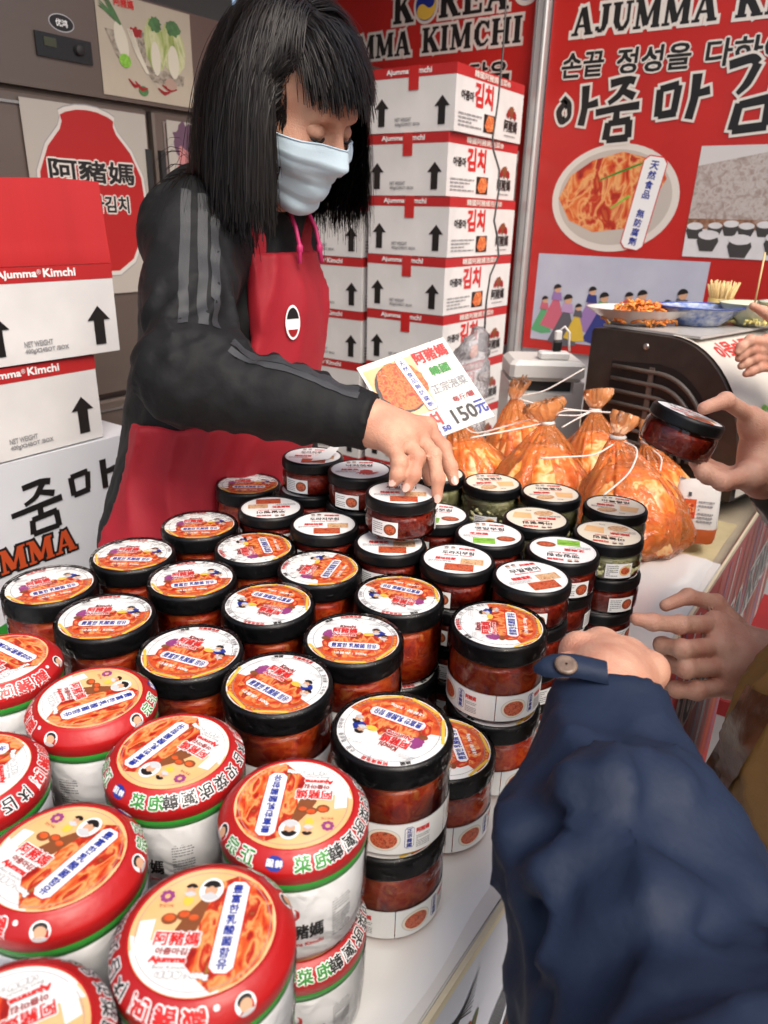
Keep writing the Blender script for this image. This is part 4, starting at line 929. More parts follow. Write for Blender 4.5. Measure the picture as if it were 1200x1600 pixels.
# lead hanging from above in front of the tall stack
t = B(); pts = [(792, -40), (790, 20), (786, 80), (778, 160), (770, 215), (771, 235), (780, 265), (779, 300), (772, 345), (777, 370), (779, 400), (766, 430), (760, 470), (758, 500), (757, 520)]
P3 = [spot(x, y, 2.0) for x, y in pts]; P3.insert(0, np.array([P3[0][0], P3[0][1], 2.73])); t.tube(P3, 0.0028, M('black_cable', (0.012, 0.012, 0.012), 0.4), 6)
cable = thing('power_lead', 'thin black lead hanging in front of the tall carton stack', 'lead'); t.build('cord', cable)
e = P3[-1]; b = B(); b.box(e[0] - .012, e[0] + .012, e[1] - .012, e[1] + .012, e[2] - .05, e[2], M('black_plastic', (0.015, 0.015, 0.016), 0.35), .003); b.build('plug', cable)
# ------------------------------------------------------------------ jars on the table
LAB = {
 'kimchi': ('black-lidded kimchi jar on top of a stack, with black-lidded jars all round it', 'large kimchi jars in the middle of the block'),
 'kimchi_low': ('black-lidded kimchi jar at the bottom of a two-jar stack', 'large kimchi jars at the bottom of the stacks'),
 'red': ('red-lidded white kimchi tub with green seal, on top of a two-tub stack', 'red-lidded kimchi tubs on top'),
 'red_low': ('red-lidded white kimchi tub at the bottom of a two-tub stack', 'red-lidded kimchi tubs at the bottom'),
 'small0': ('flat side-dish jar whose white lid shows two square root photos', 'flat jars with two photos on the lid'),
 'small4': ('flat side-dish jar of dried radish whose white lid shows square photos', 'flat jars of dried radish'),
 'small1': ('flat side-dish jar whose lid shows a green leaf square', 'flat jars with a green square on the lid'),
 'small_low': ('flat dark red side-dish jar inside a stack, below the top jar', 'flat side-dish jars within the stacks'),
 'garlic': ('jar of pale pickled garlic with cream lid on top of its stack', 'pickled garlic jars on top'),
 'garlic_low': ('jar of pale pickled garlic below another garlic jar', 'pickled garlic jars lower in the stacks'),
 'small2': ('flat jar with cream lid label beside the garlic jars', 'flat jars with cream lids'),
}
# photo lid centre, kind, stack count, label turn (degrees in the picture, 0 = label upright as seen)
TOPS = [
 (293, 1458, 'red', 2, 0), (453, 1262, 'red', 2, 178), (92, 1336, 'red', 2, -28), (272, 1172, 'red', 2, 150), (130, 1096, 'red', 2, -55), (-32, 1195, 'red', 2, 120), (-2, 1030, 'red', 2, 60), (48, 1606, 'red', 2, -150),
 (78, 914, 'kimchi0', 2, 35), (165, 963, 'kimchi1', 2, 5), (208, 866, 'kimchi0', 2, 0), (298, 1018, 'kimchi1', 2, -20), (300, 904, 'kimchi0', 2, 15), (312, 820, 'kimchi1', 2, 8), (435, 1066, 'kimchi0', 2, -35), (403, 855, 'kimchi1', 2, 110),
 (419, 943, 'kimchi0', 2, 160), (388, 756, 'kimchi1', 2, 5), (512, 884, 'kimchi0', 2, 75), (551, 998, 'kimchi1', 2, -3), (635, 924, 'nutrition', 2, 160), (787, 966, 'kimchi1', 2, 85), (613, 1138, 'kimchi0', 2, 152), (697, 1164, 'kimchi1', 1, 100),
 (425, 792, 'small4', 4, 190), (490, 766, 'small0', 4, 0), (510, 815, 'small0', 4, 5), (600, 850, 'small4', 4, 0), (760, 832, 'small1', 4, -5), (707, 872, 'small0', 4, -8), (828, 905, 'small4', 4, 20), (880, 861, 'small1', 4, 170), (830, 812, 'small2', 4, 175), (946, 835, 'small2', 4, 165),
 (760, 752, 'garlic', 3, 10), (852, 768, 'garlic', 3, 0), (962, 790, 'garlic', 3, -15), (545, 785, 'small1', 4, 0), (690, 806, 'small1', 4, -10), (700, 742, 'garlic', 3, 0),
]
def turn(deg): return YAW + rad(deg)
STK = []
gj = random.Random(9)
for (px, py, kind, n, deg) in TOPS:
    H = HEIGHT[kind]; z = TZ + n * H; p = spot_z(px, py, z); STK.append([p[0], p[1], kind, n, deg])
# nudge overlapping stacks apart (jars touch, they do not cross)
for it in range(60):
    for i in range(len(STK)):
        for j in range(i):
            a, b2 = STK[i], STK[j]; dx, dy = a[0] - b2[0], a[1] - b2[1]; d = math.hypot(dx, dy); m = RADIUS[a[2]] + RADIUS[b2[2]] + 0.0006
            if d < m: q = (m - d) / 2 / max(d, 1e-6); a[0] += dx * q; a[1] += dy * q; b2[0] -= dx * q; b2[1] -= dy * q
for i in range(len(STK)):
    STK[i][0] = min(STK[i][0], EDGE - RADIUS[STK[i][2]] - 0.004)
OWN = {}
for _i in (0, 2, 5, 7): OWN[_i] = ('red-lidded white kimchi tub on top, with only other red-lidded tubs around it', 'red-lidded tubs among red-lidded tubs')
for _i in (3, 4, 6): OWN[_i] = ('red-lidded white kimchi tub on top, wedged between red tubs and black-lidded jars', 'red-lidded tubs bordering black-lidded jars')
OWN[1] = ('red-lidded white kimchi tub on top, touching the black-lidded stack at the bare table edge', None)
OWN[8] = ('black-lidded kimchi jar on the stack beside the printed white chest', None)
OWN[10] = ("black-lidded kimchi jar on the stack next to the one beside the chest", None)
OWN[13] = ('black-lidded kimchi jar on the stack standing against the red apron skirt', None)
OWN[17] = ('black-lidded kimchi jar beside the stack with the torn lid paper', None)
OWN[20] = ('black-lidded kimchi jar with a square white nutrition label on its side', None)
OWN[21] = ("black-lidded kimchi jar on the stack right beside the navy customer's hand", None)
OWN[22] = ('black-lidded kimchi jar on the two-jar stack at the bare table edge', None)
for _i in (9, 11, 14): OWN[_i] = ('black-lidded kimchi jar on top, in the row that touches the red-lidded tubs', 'kimchi jars touching the red-lidded tubs')
for i, (x, y, kind, n, deg) in enumerate(STK):
    H = HEIGHT[kind]; base = 'kimchi' if kind[0] in 'kn' else kind
    for k in range(n):
        top = k == n - 1; ox, oy = (0, 0) if top else (gj.uniform(-.004, .004), gj.uniform(-.004, .004))
        key = base if top else ('small_low' if kind[0] == 's' else base + '_low')
        lab, grp = LAB[key]
        if top and i in OWN: lab, grp = OWN[i]
        if kind == 'kimchi1' and n == 1: lab, grp = 'single black-lidded kimchi jar standing directly on the table film near its edge', None
        kd = kind if top or kind[0] != 's' else 'small%d' % gj.choice((0, 1, 4))
        jar(kd, (x + ox, y + oy, TZ + 0.0008 + k * H), turn(deg) + (0 if top else gj.uniform(-2, 2)), lab, grp)
def find(px, py, z): return spot_z(px, py, z)
# fifth layer: jar with a torn lid paper and the octopus jar
def nearest(px, py, kindc='s'):
    p = spot_z(px, py, TZ + 4 * SH); c = [s for s in STK if s[2][0] == kindc]; s = min(c, key=lambda s: math.hypot(s[0] - p[0], s[1] - p[1])); return s
s = nearest(490, 766); torn = jar('small0', (s[0] + .004, s[1] + .004, TZ + 0.0012 + 4 * SH), turn(0), 'flat side-dish jar with torn lid paper, topmost of its stack', None)
b = B(); A = Art(); A.poly([(0, -30), (25, -20), (38, 0), (36, 14), (20, 4), (6, -6)], WHITE, 0)
A.onto(b, lambda x, y, l: (x * .001, y * .001, SH + 0.001 + max(0, (x * 0.6 + y + 4) * 0.0004))); b.build('torn_flap', torn)
s = nearest(545, 785); jar('small3', (s[0] + .003, s[1], TZ + 0.0012 + 4 * SH), turn(5), 'flat jar with a red octopus on its white lid', None)

# jar being lifted by the seller, and jar held up by a customer
hp = spot(627, 768, 0.915); jar('small4', (hp[0], hp[1], hp[2] - SH), turn(0), "dark red side-dish jar under the seller's fingers", None)
q = spot(1071, 660, 0.90)
hj = thing('side_dish_jar', 'dark chilli side-dish jar held up tilted in a customer hand', 'jar')
P = PROTO['small4']; L = ob('lid', P['lid'], hj); ob('lid_label', P['lid_label'], L); ob('contents', P['contents'], hj); ob('jar_wall', P['jar_wall'], hj)
up = Vector(AX_U * 0.86 - AX_W * 0.36 + AX_R * 0.30).normalized(); xx = Vector(AX_R).cross(up).normalized(); xx = up.cross(xx).normalized(); yy = up.cross(xx)
Mx = Matrix((xx, yy, up)).transposed().to_4x4(); Mx.translation = Vector(q) - up * SH * 0.75; hj.matrix_world = Mx
# ------------------------------------------------------------------ bags, signs, machine, dishes
BAGK = food('bagged_kimchi', [(0.55, 0.04, 0.010), (0.85, 0.15, 0.018), (0.92, 0.32, 0.06), (0.92, 0.58, 0.26), (0.88, 0.18, 0.02), (0.66, 0.05, 0.010)], 30, 0.3, bump=0.7)
BAGF = clear('bag_film', (1.0, 0.66, 0.40), 1.55, 0.07, haze=0.28, bump=0.9, bscale=32, hazecol=(0.98, 0.36, 0.10))
BAGT = clear('bag_film_top', (1.0, 0.70, 0.48), 1.45, 0.09, haze=0.50, bump=0.8, bscale=50, hazecol=(0.95, 0.40, 0.14))
STRAP = M('white_strap', (0.78, 0.75, 0.70), 0.35)
def pleated(prof, m, n, seed, amp, smooth=True, lean=(0, 0)):
    g = np.random.default_rng(seed); b = B(); ks = g.integers(5, 26, 5); ph = g.uniform(0, 6.28, 5); v = []
    H = prof[-1][1]; wv_b = waves(seed + 50, 5, 30, 80)
    for r, z in prof:
        for i in range(n):
            a = 2 * math.pi * i / n; q = sum(math.sin(k * a + p + 7 * z) for k, p in zip(ks, ph)) / 5
            lump = wv_b(np.array([[r * math.cos(a) * 2, r * math.sin(a) * 2, z]]))[0]; rr = r * (1 + amp * q * (0.12 + 1.9 * (z / H) ** 2) + .10 * lump); v.append((rr * math.cos(a) + lean[0] * (z / H) ** 2, rr * math.sin(a) + lean[1] * (z / H) ** 2, z))
    f = [(k * n + i, k * n + (i + 1) % n, k * n + n + (i + 1) % n, k * n + n + i) for k in range(len(prof) - 1) for i in range(n)]
    f.append(tuple(range(n - 1, -1, -1))); b.add(v, f, m, smooth); return b
def kimchi_bag(px, py, neck, s, label, straps, seed, squash=1.0):
    p = spot_z(px, py, TZ + 0.002); t = thing('kimchi_bag', label, 'bag', p, (0, 0, seed * 1.3))
    dpt = float((p - CAM) @ AX_W); nk = spot(neck[0], neck[1], dpt); d = Matrix.Rotation(-seed * 1.3, 3, 'Z') @ Vector(nk - p); H = max(0.1, d.z)
    R_ = 0.092 * s; lean = (d.x, d.y)
    prof = [(R_ * .82, 0), (R_ * .98, .1 * H), (R_, .22 * H), (R_ * .95, .38 * H), (R_ * .78, .55 * H), (R_ * .55, .7 * H), (R_ * .34, .84 * H), (R_ * .17, .95 * H), (R_ * .11, H)]
    pleated(prof, BAGF, 96, seed, .17, lean=lean).build('bag_film', t)
    pleated([(r * .93, z * .97 + .002) for r, z in prof[:6]] + [(R_ * .05, .74 * H)], BAGK, 44, seed + 9, .12, lean=(lean[0] * .45, lean[1] * .45)).build('contents', t)
    b = pleated([(R_ * .11, 0), (R_ * .17, .008), (R_ * .26, .020), (R_ * .30, .034), (R_ * .26, .046)], BAGT, 48, seed + 3, .45); o = b.build('bag_top', t, loc=(lean[0], lean[1], H), rot=(.35 * math.sin(seed * 2.1), .35 * math.cos(seed * 3.3), seed)); o.scale = (1.25, .7, 1.0)
    b = B(); b.lathe([(R_ * .13, -.004), (R_ * .17, 0), (R_ * .13, .004)], STRAP, 16); b.build('tie', t, loc=(lean[0], lean[1], H))
    for pts in straps:
        W = [Matrix.Rotation(-seed * 1.3, 3, 'Z') @ Vector(spot(x, y, dpt - dd) - p) for x, y, dd in pts]
        tt = np.linspace(0, len(W) - 1, 18); C = np.array([np.interp(tt, range(len(W)), [w_[i] for w_ in W]) for i in range(3)]).T
        for _ in range(4): C[1:-1] = (C[:-2] + 2 * C[1:-1] + C[2:]) / 4
        b = B(); b.tube(C, 0.0017, STRAP, 6); b.build('tie_strap', t)
    return t
kimchi_bag(742, 768, (713, 655), .95, "orange kimchi bag touching the price card", [[(715, 655, 0), (740, 680, .03), (830, 655, .05)]], 1)
kimchi_bag(806, 745, (806, 622), .95, 'orange kimchi bag with one strap pointing up, behind the garlic jars', [[(806, 620, 0), (850, 612, .02), (913, 576, .03)], [(806, 622, 0), (850, 635, .02), (905, 641, .03)]], 2)
kimchi_bag(842, 792, (855, 660), 1.12, 'broad orange kimchi bag between two others, right behind the garlic jars', [[(855, 658, 0), (880, 640, .03), (975, 646, .05)], [(855, 660, 0), (800, 672, .03), (735, 684, .05)]], 3)
kimchi_bag(930, 762, (930, 640), .95, 'orange kimchi bag before the dark grille of the machine', [[(930, 640, 0), (905, 650, .02), (850, 648, .04)], [(930, 640, 0), (900, 655, .05), (878, 668, .06)]], 4)
kimchi_bag(984, 846, (965, 682), 1.12, 'large orange kimchi bag at the table corner with long white straps', [[(965, 690, 0), (930, 712, .05), (845, 716, .08)], [(968, 688, 0), (1000, 700, .05), (985, 740, .08), (938, 778, .10)]], 5)
kimchi_bag(1032, 800, (1010, 690), .85, 'small orange kimchi bag beside the white pouch', [[(1010, 695, 0), (1035, 715, .04), (1030, 745, .05)]], 6)

# white pouch with its picture
p = spot_z(1078, 838, TZ + 0.002); t = thing('kimchi_pouch', 'white pouch with a small kimchi picture and orange bottom band', 'pouch', p, (0, 0, YAW - 0.25))
b = B(); n = 20; v = []; prof = [(.040, .034, 0), (.042, .036, .01), (.043, .034, .03), (.042, .028, .06), (.040, .018, .09), (.039, .006, .112), (.038, .003, .118)]
for w_, d_, z in prof:
    for i in range(n):
        a = 2 * math.pi * i / n; c, s_ = math.cos(a), math.sin(a); v.append((w_ * math.copysign(abs(c) ** .5, c), d_ * math.copysign(abs(s_) ** .6, s_), z + .003 * math.sin(3 * a) * (z > .1)))
PW = M('pouch_white', (0.72, 0.70, 0.66), 0.3, coat=0.3, bump=0.3, bscale=45)
b.add(v, [(k * n + i, k * n + (i + 1) % n, k * n + n + (i + 1) % n, k * n + n + i) for k in range(len(prof) - 1) for i in range(n)] + [tuple(range(n - 1, -1, -1))], PW, True); b.build('pouch', t)
b = B(); q = [(r[0] + .0006, r[1] + .0006, r[2]) for r in prof[:3]]; v = []
for w_, d_, z in q:
    for i in range(n):
        a = 2 * math.pi * i / n; c, s_ = math.cos(a), math.sin(a); v.append((w_ * math.copysign(abs(c) ** .5, c), d_ * math.copysign(abs(s_) ** .6, s_), z))
b.add(v, [(k * n + i, k * n + (i + 1) % n, k * n + n + (i + 1) % n, k * n + n + i) for k in range(2) for i in range(n)], M('pouch_orange', (0.55, 0.12, 0.03), 0.3), True); b.build('band', t)
A = Art(); A.rect(-.026, .05, -.004, .085, ORANGE, 1); A.ell(-.015, .066, .009, .012, KIMCHI_PRINT, 2); dashes(A, 0, .042, .028, .085, GREY, 1, 6, 3); A.rect(-.02, .09, -.014, .097, BLACKP, 1)
A.onto(B_ := B(), lambda x, y, l: (x, -float(np.interp(y, [r_[2] for r_ in prof], [r_[1] for r_ in prof])) - .0012 - .0004 * l, y)); B_.build('print', t)

# price card
c0, c1_, c2_ = spot(557, 575, 1.42), spot(692, 527, 1.46), spot(773, 650, 1.40); ex, ey = c1_ - c0, c1_ - c2_; W_, H_ = np.linalg.norm(ex), np.linalg.norm(ey); ex, ey = ex / W_, ey / H_; ez = np.cross(ex, ey); ez /= np.linalg.norm(ez); bl = c0 - ey * H_
t = thing('price_card', 'tilted white price card with kimchi photo and 150元 in blue', 'sign', bl)
b = B(); b.prism([(0, 0, 0), ex * W_, ex * W_ + ey * H_, ey * H_], -ez * .003, M('card_white', (0.76, 0.75, 0.71), 0.4)); b.build('card', t)
A = Art(); k = W_ / 135.0
A.poly([(4, 40), (72, 40), (78, 130), (4, 130)], PEACH, 1); A.ell(40, 88, 34, 40, POT, 2); A.ell(44, 90, 33, 38, food('card_kimchi', [(0.40, 0.015, 0.008), (0.62, 0.07, 0.015), (0.74, 0.22, 0.05), (0.50, 0.03, 0.010), (0.72, 0.34, 0.12)], 90, 0.4), 3, jag=.06)
A.loz(62, 86, 15, 92, REDP, 4, .06, .2); A.loz(62, 86, 13.6, 90, WHITE, 5, .06, .2)
for i, ch in enumerate('天然食品無防腐劑'): A.text(ch, 62 + (36 - i * 10.4) * -math.sin(.06), 86 + (36 - i * 10.4), 8.2, BLUEP, 6, rot=.06, bold=.2)
A.text('阿豬媽', 104, 122, 20, REDP, 3, w=50, bold=.9); A.text('韓國', 104, 95, 15, GREENP, 3, w=28, bold=.7); A.text('正宗泡菜', 104, 68, 15, GREY, 3, w=52, bold=.4); A.text('每斤/罐', 112, 44, 9, DKRED, 3, w=32, bold=.3)
A.text('150', 100, 20, 22, BLACKP, 3, w=34, bold=.9); A.text('元', 126, 21, 20, BLUEP, 3, w=15, bold=1.1); A.text('기김치', 40, 26, 20, REDP, 3, w=52, bold=1.3); A.text('優惠 50', 52, 9, 10, BLUEP, 3, w=40, bold=.7)
vy = H_ / 140.0
A.onto(B_ := B(), lambda x, y, l: ex * x * k + ey * y * vy + ez * .0003 * (l + 1)); B_.build('print', t)
b = B(); mid = ex * W_ * .55 + ey * H_ * .25 - ez * .006; zb = TZ - bl[2]
b.tube([mid, mid - ez * .03 + np.array([0, 0, -.02]), (mid[0] - ez[0] * .04, mid[1] - ez[1] * .04, zb + .004)], .006, M('stand_plastic', (0.6, 0.6, 0.6), 0.3), 10); b.lathe([(.045, 0), (.045, .004), (.01, .008)], M('stand_plastic', (0, 0, 0)), 24, cap0=True, cap1=True, c=(mid[0] - ez[0] * .04, mid[1] - ez[1] * .04, zb)); b.build('stand', t)

# dispenser with side grille
BRN = M('brown_housing', (0.035, 0.026, 0.021), 0.42, var=0.2, vscale=30, bump=0.06, bscale=300); BRD = M('grille_black', (0.006, 0.006, 0.006), 0.5); SLAT = M('grille_slat', (0.11, 0.088, 0.075), 0.4)
t = thing('counter_dispenser', 'dark brown counter machine with side grille and printed curved front', 'machine', (-.02, 1.585, TZ), (0, 0, rad(-14)))
th = np.linspace(0, 1, 15); arc = [(-.42 + .195 * math.sin(a * 1.5), .105 + .24 * math.cos(a * 1.57)) for a in th]
prof = [(-.615, .022), (-.615, .335), (-.61, .342), (-.55, .345)] + arc + [(-.222, .022)]
b = B(); b.prism([(x, 0, z) for x, z in prof], (0, .44, 0), BRN); b.build('housing', t)
for y in (.05, .39):
    for x in (-.57, -.27): B().lathe([(.016, 0), (.018, .022)], BRD, 12, cap0=True, c=(x, y, 0)).build('foot', t)
rp = [(-.55, .07), (-.55, .275), (-.43, .285)] + [(-.43 + .15 * math.sin(a * 1.5), .10 + .185 * math.cos(a * 1.5)) for a in th[2:]] + [(-.28, .07)]
b = B(); b.prism([(x, -.001, z) for x, z in rp], (0, .0008, 0), BRD); b.build('grille_recess', t)
for k in range(7):
    z0 = .265 - k * .028; r = max(.012, .175 - k * .024)
    pts = [(-.545, -.004, z0), (-.47, -.004, z0), (-.43, -.004, z0)] + [(-.43 + r * .8 * math.sin(a * 1.57), -.004, z0 - r + r * math.cos(a * 1.57)) for a in th[1:]]
    pts = [q for q in pts if q[2] > .075]; B().tube(pts, .0055, SLAT, 6).build('slat', t)
B().box(-.452, -.44, -.006, -.0012, .075, .275, SLAT).build('divider', t)
b = B(); b.lathe([(.007, 0), (.007, .003), (.004, .004)], M('screw_steel', (0.5, 0.48, 0.45), 0.3, metal=.9), 14, cap1=True); b.build('screw', t, loc=(-.47, -.0005, .318), rot=(rad(90), 0, 0))
b = B(); FW = M('front_sheet', (0.66, 0.62, 0.55), 0.3, coat=.3); pr = [(x + .004 * (i / 14), z + .0035) for i, (x, z) in enumerate(arc)] + [(-.217, .03)]
N = len(pr); v = [(x, y, z) for y in (.012, .43) for x, z in pr]; b.add(v, [(i, i + 1, N + i + 1, N + i) for i in range(N - 1)], FW, True); b.build('front_sheet', t)
A = Art(); A.ell(.26, .19, .085, .06, DKRED, 1); A.ell(.26, .19, .078, .053, KIMCHI_PRINT, 2); A.text('아줌마김치', .12, .12, .05, REDP, 1, rot=0, w=.2, bold=.002); A.ell(.10, .33, .03, .05, LIME, 1); A.ell(.16, .36, .02, .06, REDP, 1, .3); A.ell(.22, .36, .02, .06, REDP, 1, -.2)
sl_ = np.concatenate([[0], np.cumsum([math.hypot(pr[i + 1][0] - pr[i][0], pr[i + 1][1] - pr[i][1]) for i in range(N - 1)])])
def onfront(x, y, l): return (float(np.interp(y * .9, sl_, [q[0] for q in pr])) + .0006 * l, .03 + x, float(np.interp(y * .9, sl_, [q[1] for q in pr])) + .0006 * l + .0004)
b = B()
for v, f, m, l in A.items: b.add([onfront(x, y - .02, l) for x, y in v], f, m)
b.build('front_print', t)
MT = TZ + .346
t = thing('serving_board', 'thin clear board lying on top of the dark machine', 'board', (-.02, 1.585, MT), (0, 0, rad(-14)))
B().box(-.60, -.36, .02, .40, .0005, .006, M('pale_board', (0.50, 0.48, 0.45), .25)).build('board', t)
MT += .0078
CER = M('ceramic', (0.66, 0.64, 0.62), .18, coat=.5); BLUEG = M('blue_glaze', (0.05, 0.12, 0.38), .12, coat=.8, col2=(0.5, 0.55, 0.62), vscale=60)
def dish(name, label, x, y, r, h, m, sx=1.0, rim=None, rz=YAW, z=MT):
    t = thing(name, label, 'dish', (x, y, z), (0, 0, rz)); b = B(); pf = [(r * .5, 0), (r * .52, .002), (r * .8, h * .55), (r, h), (r * 1.02, h * 1.02), (r * .97, h * .98), (r * .76, h * .55), (r * .5, h * .16), (0.001, h * .14)]
    n = 44; v = [(sx * q * math.cos(2 * math.pi * i / n), q * math.sin(2 * math.pi * i / n), z_) for q, z_ in pf for i in range(n)]
    b.add(v, [(k * n + i, k * n + (i + 1) % n, k * n + n + (i + 1) % n, k * n + n + i) for k in range(len(pf) - 1) for i in range(n)], m, True); b.build('bowl', t)
    if rim: B().tube([(sx * r * 1.01 * math.cos(a), r * 1.01 * math.sin(a), h * 1.01) for a in np.linspace(0, 2 * math.pi, 41)], .0022, rim, 6, cap=False).build('rim', t)
    return t
def shreds(t, sx, r, h, m, n, seed, name, L=(.012, .03)):
    g = random.Random(seed); b = B()
    for i in range(n):
        a = g.uniform(0, 6.28); q = r * math.sqrt(g.random()); x, y = sx * q * math.cos(a), q * math.sin(a); z = h * (1 - (q / r) ** 2) * g.uniform(.6, 1.05) + .006; d = Vector((g.uniform(-1, 1), g.uniform(-1, 1), g.uniform(-.4, .5))).normalized() * g.uniform(*L) / 2; c = Vector((x, y, z)); k = Vector((g.uniform(-1, 1), g.uniform(-1, 1), 1)) * .004
        b.tube([c - d, c + k, c + d], [.0025, .004, .002], m, 5)
    o = b.build(name, t); o['kind'] = 'stuff'; return o
t = dish('sample_dish', 'shallow oval white dish of shredded kimchi on the machine', -.535, 1.80, .085, .036, CER, 1.45); shreds(t, 1.3, .066, .045, food('shred_kimchi', [(0.6, 0.09, 0.015), (0.78, 0.26, 0.04), (0.8, 0.4, 0.1)], 60, .3), 190, 3, 'shredded_kimchi')
t = dish('blue_glass_dish', 'wavy blue and white glazed dish behind the kimchi samples', -.42, 1.89, .075, .042, BLUEG, 1.35, M('blue_rim', (0.02, 0.06, 0.30), .15, coat=.6))
t = dish('sample_bowl', 'pale green bowl of yellow pickles at the machine end', -.315, 1.985, .075, .05, M('pale_glaze', (0.52, 0.56, 0.42), .2, coat=.4), 1.15); shreds(t, 1.1, .06, .03, M('yellow_pickle', (0.70, 0.62, 0.22), .3, var=.2, vscale=50), 120, 4, 'pickle_slices')
t = dish('white_bowl', 'white bowl beside the yellow pickles under a white lid handle', -.245, 2.08, .07, .05, CER, 1.2)
t = thing('pick_cup', 'bundle of wooden tasting picks standing in a yellow cup', 'cup', (-.41, 2.05, MT))
B().lathe([(.026, 0), (.031, .05), (.029, .05), (.026, .004), (0.001, .004)], M('cup_yellow', (0.66, 0.50, 0.18), .4), 26, cap0=True).build('cup', t)
g_ = random.Random(8); b = B(); WOODP = M('pick_wood', (0.70, 0.52, 0.24), .6)
for i in range(90):
    a, q = g_.uniform(0, 6.28), .022 * math.sqrt(g_.random()); b.tube([(q * .6 * math.cos(a), q * .6 * math.sin(a), .006), (q * 1.7 * math.cos(a), q * 1.7 * math.sin(a), .085 + g_.uniform(-.008, .008))], .0016, WOODP, 4)
o = b.build('pick', t); o['kind'] = 'stuff'
# white crate with a hand slot, charger on it
cx0 = spot(850, 640, 1.98); t = thing('plastic_crate', 'white plastic crate with a long hand slot beside the machine', 'crate', (cx0[0], cx0[1], 0), (0, 0, YAW))
CR = M('crate_white', (0.60, 0.60, 0.57), .35); z1 = 1.075
b = B(); b.box(-.10, .10, 0, .16, 0.84, z1 - .085, CR); b.box(-.10, -.072, 0, .16, z1 - .085, z1 - .055, CR); b.box(.072, .10, 0, .16, z1 - .085, z1 - .055, CR); b.box(-.10, .10, 0, .16, z1 - .055, z1, CR, .012); b.box(-.0715, .0715, .03, .13, z1 - .0845, z1 - .0555, DARK); b.build('body', t)
B().box(-.09, .09, .01, .15, .0, .8395, M('crate_lower', (0.5, 0.5, 0.48), .4)).build('lower_crate', t)
t = thing('charger', 'white phone charger with a black tip and looped white lead', 'charger', (cx0[0] + .0, cx0[1] + .05, z1 + .0005), (0, 0, YAW))
B().box(-.05, .03, -.02, .02, 0, .02, M('charger_white', (0.7, 0.7, 0.68), .3), .004).build('adapter', t); B().box(-.015, .008, -.01, .01, .0205, .048, BRD, .003).build('tip', t); B().box(-.012, .006, -.008, .008, .0485, .075, M('charger_white', (0, 0, 0)), .003).build('plug', t)
B().tube([(0, 0, .075), (.012, 0, .085), (.026, 0, .07), (.028, 0, .04), (.032, 0, .021)], .003, M('charger_white', (0, 0, 0)), 6).build('lead', t)
# crumpled clear bag behind the price card
V, Q = soft([ell(spot(735, 580, 1.75), (.045, .04, .08)), ell(spot(745, 545, 1.76), (.03, .03, .05)), ell(spot(715, 620, 1.74), (.04, .04, .05)), cap(spot(735, 620, 1.75), (spot(735, 620, 1.75)[0], spot(735, 620, 1.75)[1], TZ + .03), .035)], .007, None, 'x', disp=folds(31, .012, 60, 160), build=False)
b = B(); b.add(V, Q.tolist(), clear('crumpled_film', (.93, .93, .95), 1.4, .1, haze=.28, bump=.6, bscale=60, hazecol=(.6, .6, .62)), True); tag(b.build('plastic_bag'), 'crumpled clear plastic bag between the price card and the white crate', 'bag')
# cream sheet of film beside the pouch
t = thing('wrapping_sheet', 'cream sheet with a clear tray on the table before the dark machine', 'sheet', (0, 0, TZ - .028))
b = B(); nn = 12; xs, ys = np.linspace(-.60, -.21, nn), np.linspace(1.385, 1.645, nn); ww = waves(8, 5, 20, 60)
b.add([(x, y, .002 + .0012 * (1 + float(ww(np.array([[x, y, 0.]]))[0]))) for y in ys for x in xs], [(j * nn + i, j * nn + i + 1, j * nn + nn + i + 1, j * nn + nn + i) for j in range(nn - 1) for i in range(nn - 1)], M('cream_film', (0.68, 0.58, 0.34), .25, coat=.5, var=.12, vscale=14, bump=.2, bscale=25), True); b.build('sheet', t)
# ------------------------------------------------------------------ people
def skin(name, col): 
    m = M(name, col, 0.5, spec=0.35, col2=(col[0] * .86, col[1] * .68, col[2] * .66), vscale=38, bump=0.32, bscale=520, sss=0.10); return m
SKIN1 = skin('skin_seller', (0.62, 0.35, 0.235)); SKIN2 = skin('skin_customer', (0.64, 0.37, 0.26))
HAIRM = M('black_hair', (0.004, 0.0035, 0.0035), 0.46, spec=0.26, col2=(0.011, 0.007, 0.006), vscale=60)
def rot3(f, roll=0.0):
    f = np.array(f, float); f /= np.linalg.norm(f); l = np.cross([0, 0, 1], f); l /= np.linalg.norm(l); u = np.cross(f, l)
    c, s = math.cos(roll), math.sin(roll); return np.stack([f, c * l + s * u, -s * l + c * u])
def head_prims(H, Rm, s):
    P = lambda x, y, z: H + s * (np.array([x, y, z]) @ Rm)
    E = lambda c, r, k=.012: ell(P(*c), np.array(r) * s, Rm, k)
    a = [E((-.012, 0, .035), (.098, .078, .088)), E((.026, 0, -.030), (.066, .062, .088), .02), E((.060, 0, -.098), (.028, .036, .024), .022),
         cap(P(.074, -.030, .026), P(.074, .030, .026), .016 * s, None, .02), cap(P(.088, 0, .016), P(.110, 0, -.030), .007 * s, .0125 * s, .012),
         E((.104, .010, -.034), (.010, .009, .008), .006), E((.104, -.010, -.034), (.010, .009, .008), .006)]
    for y in (-1, 1):
        a += [E((.056, .038 * y, -.028), (.034, .028, .032), .02), E((-.005, .077 * y, -.008), (.016, .009, .030), .006)]
    a += [E((.086, 0, -.066), (.014, .024, .008), .008), E((.086, 0, -.076), (.013, .020, .008), .006)]
    sub = [E((.094, .031 * y, .006), (.015, .019, .011), .012) for y in (-1, 1)]
    lids = [E((.0735, .031 * y, .004), (.0165, .0165, .0125), .004) for y in (-1, 1)]
    return a, sub, lids, P
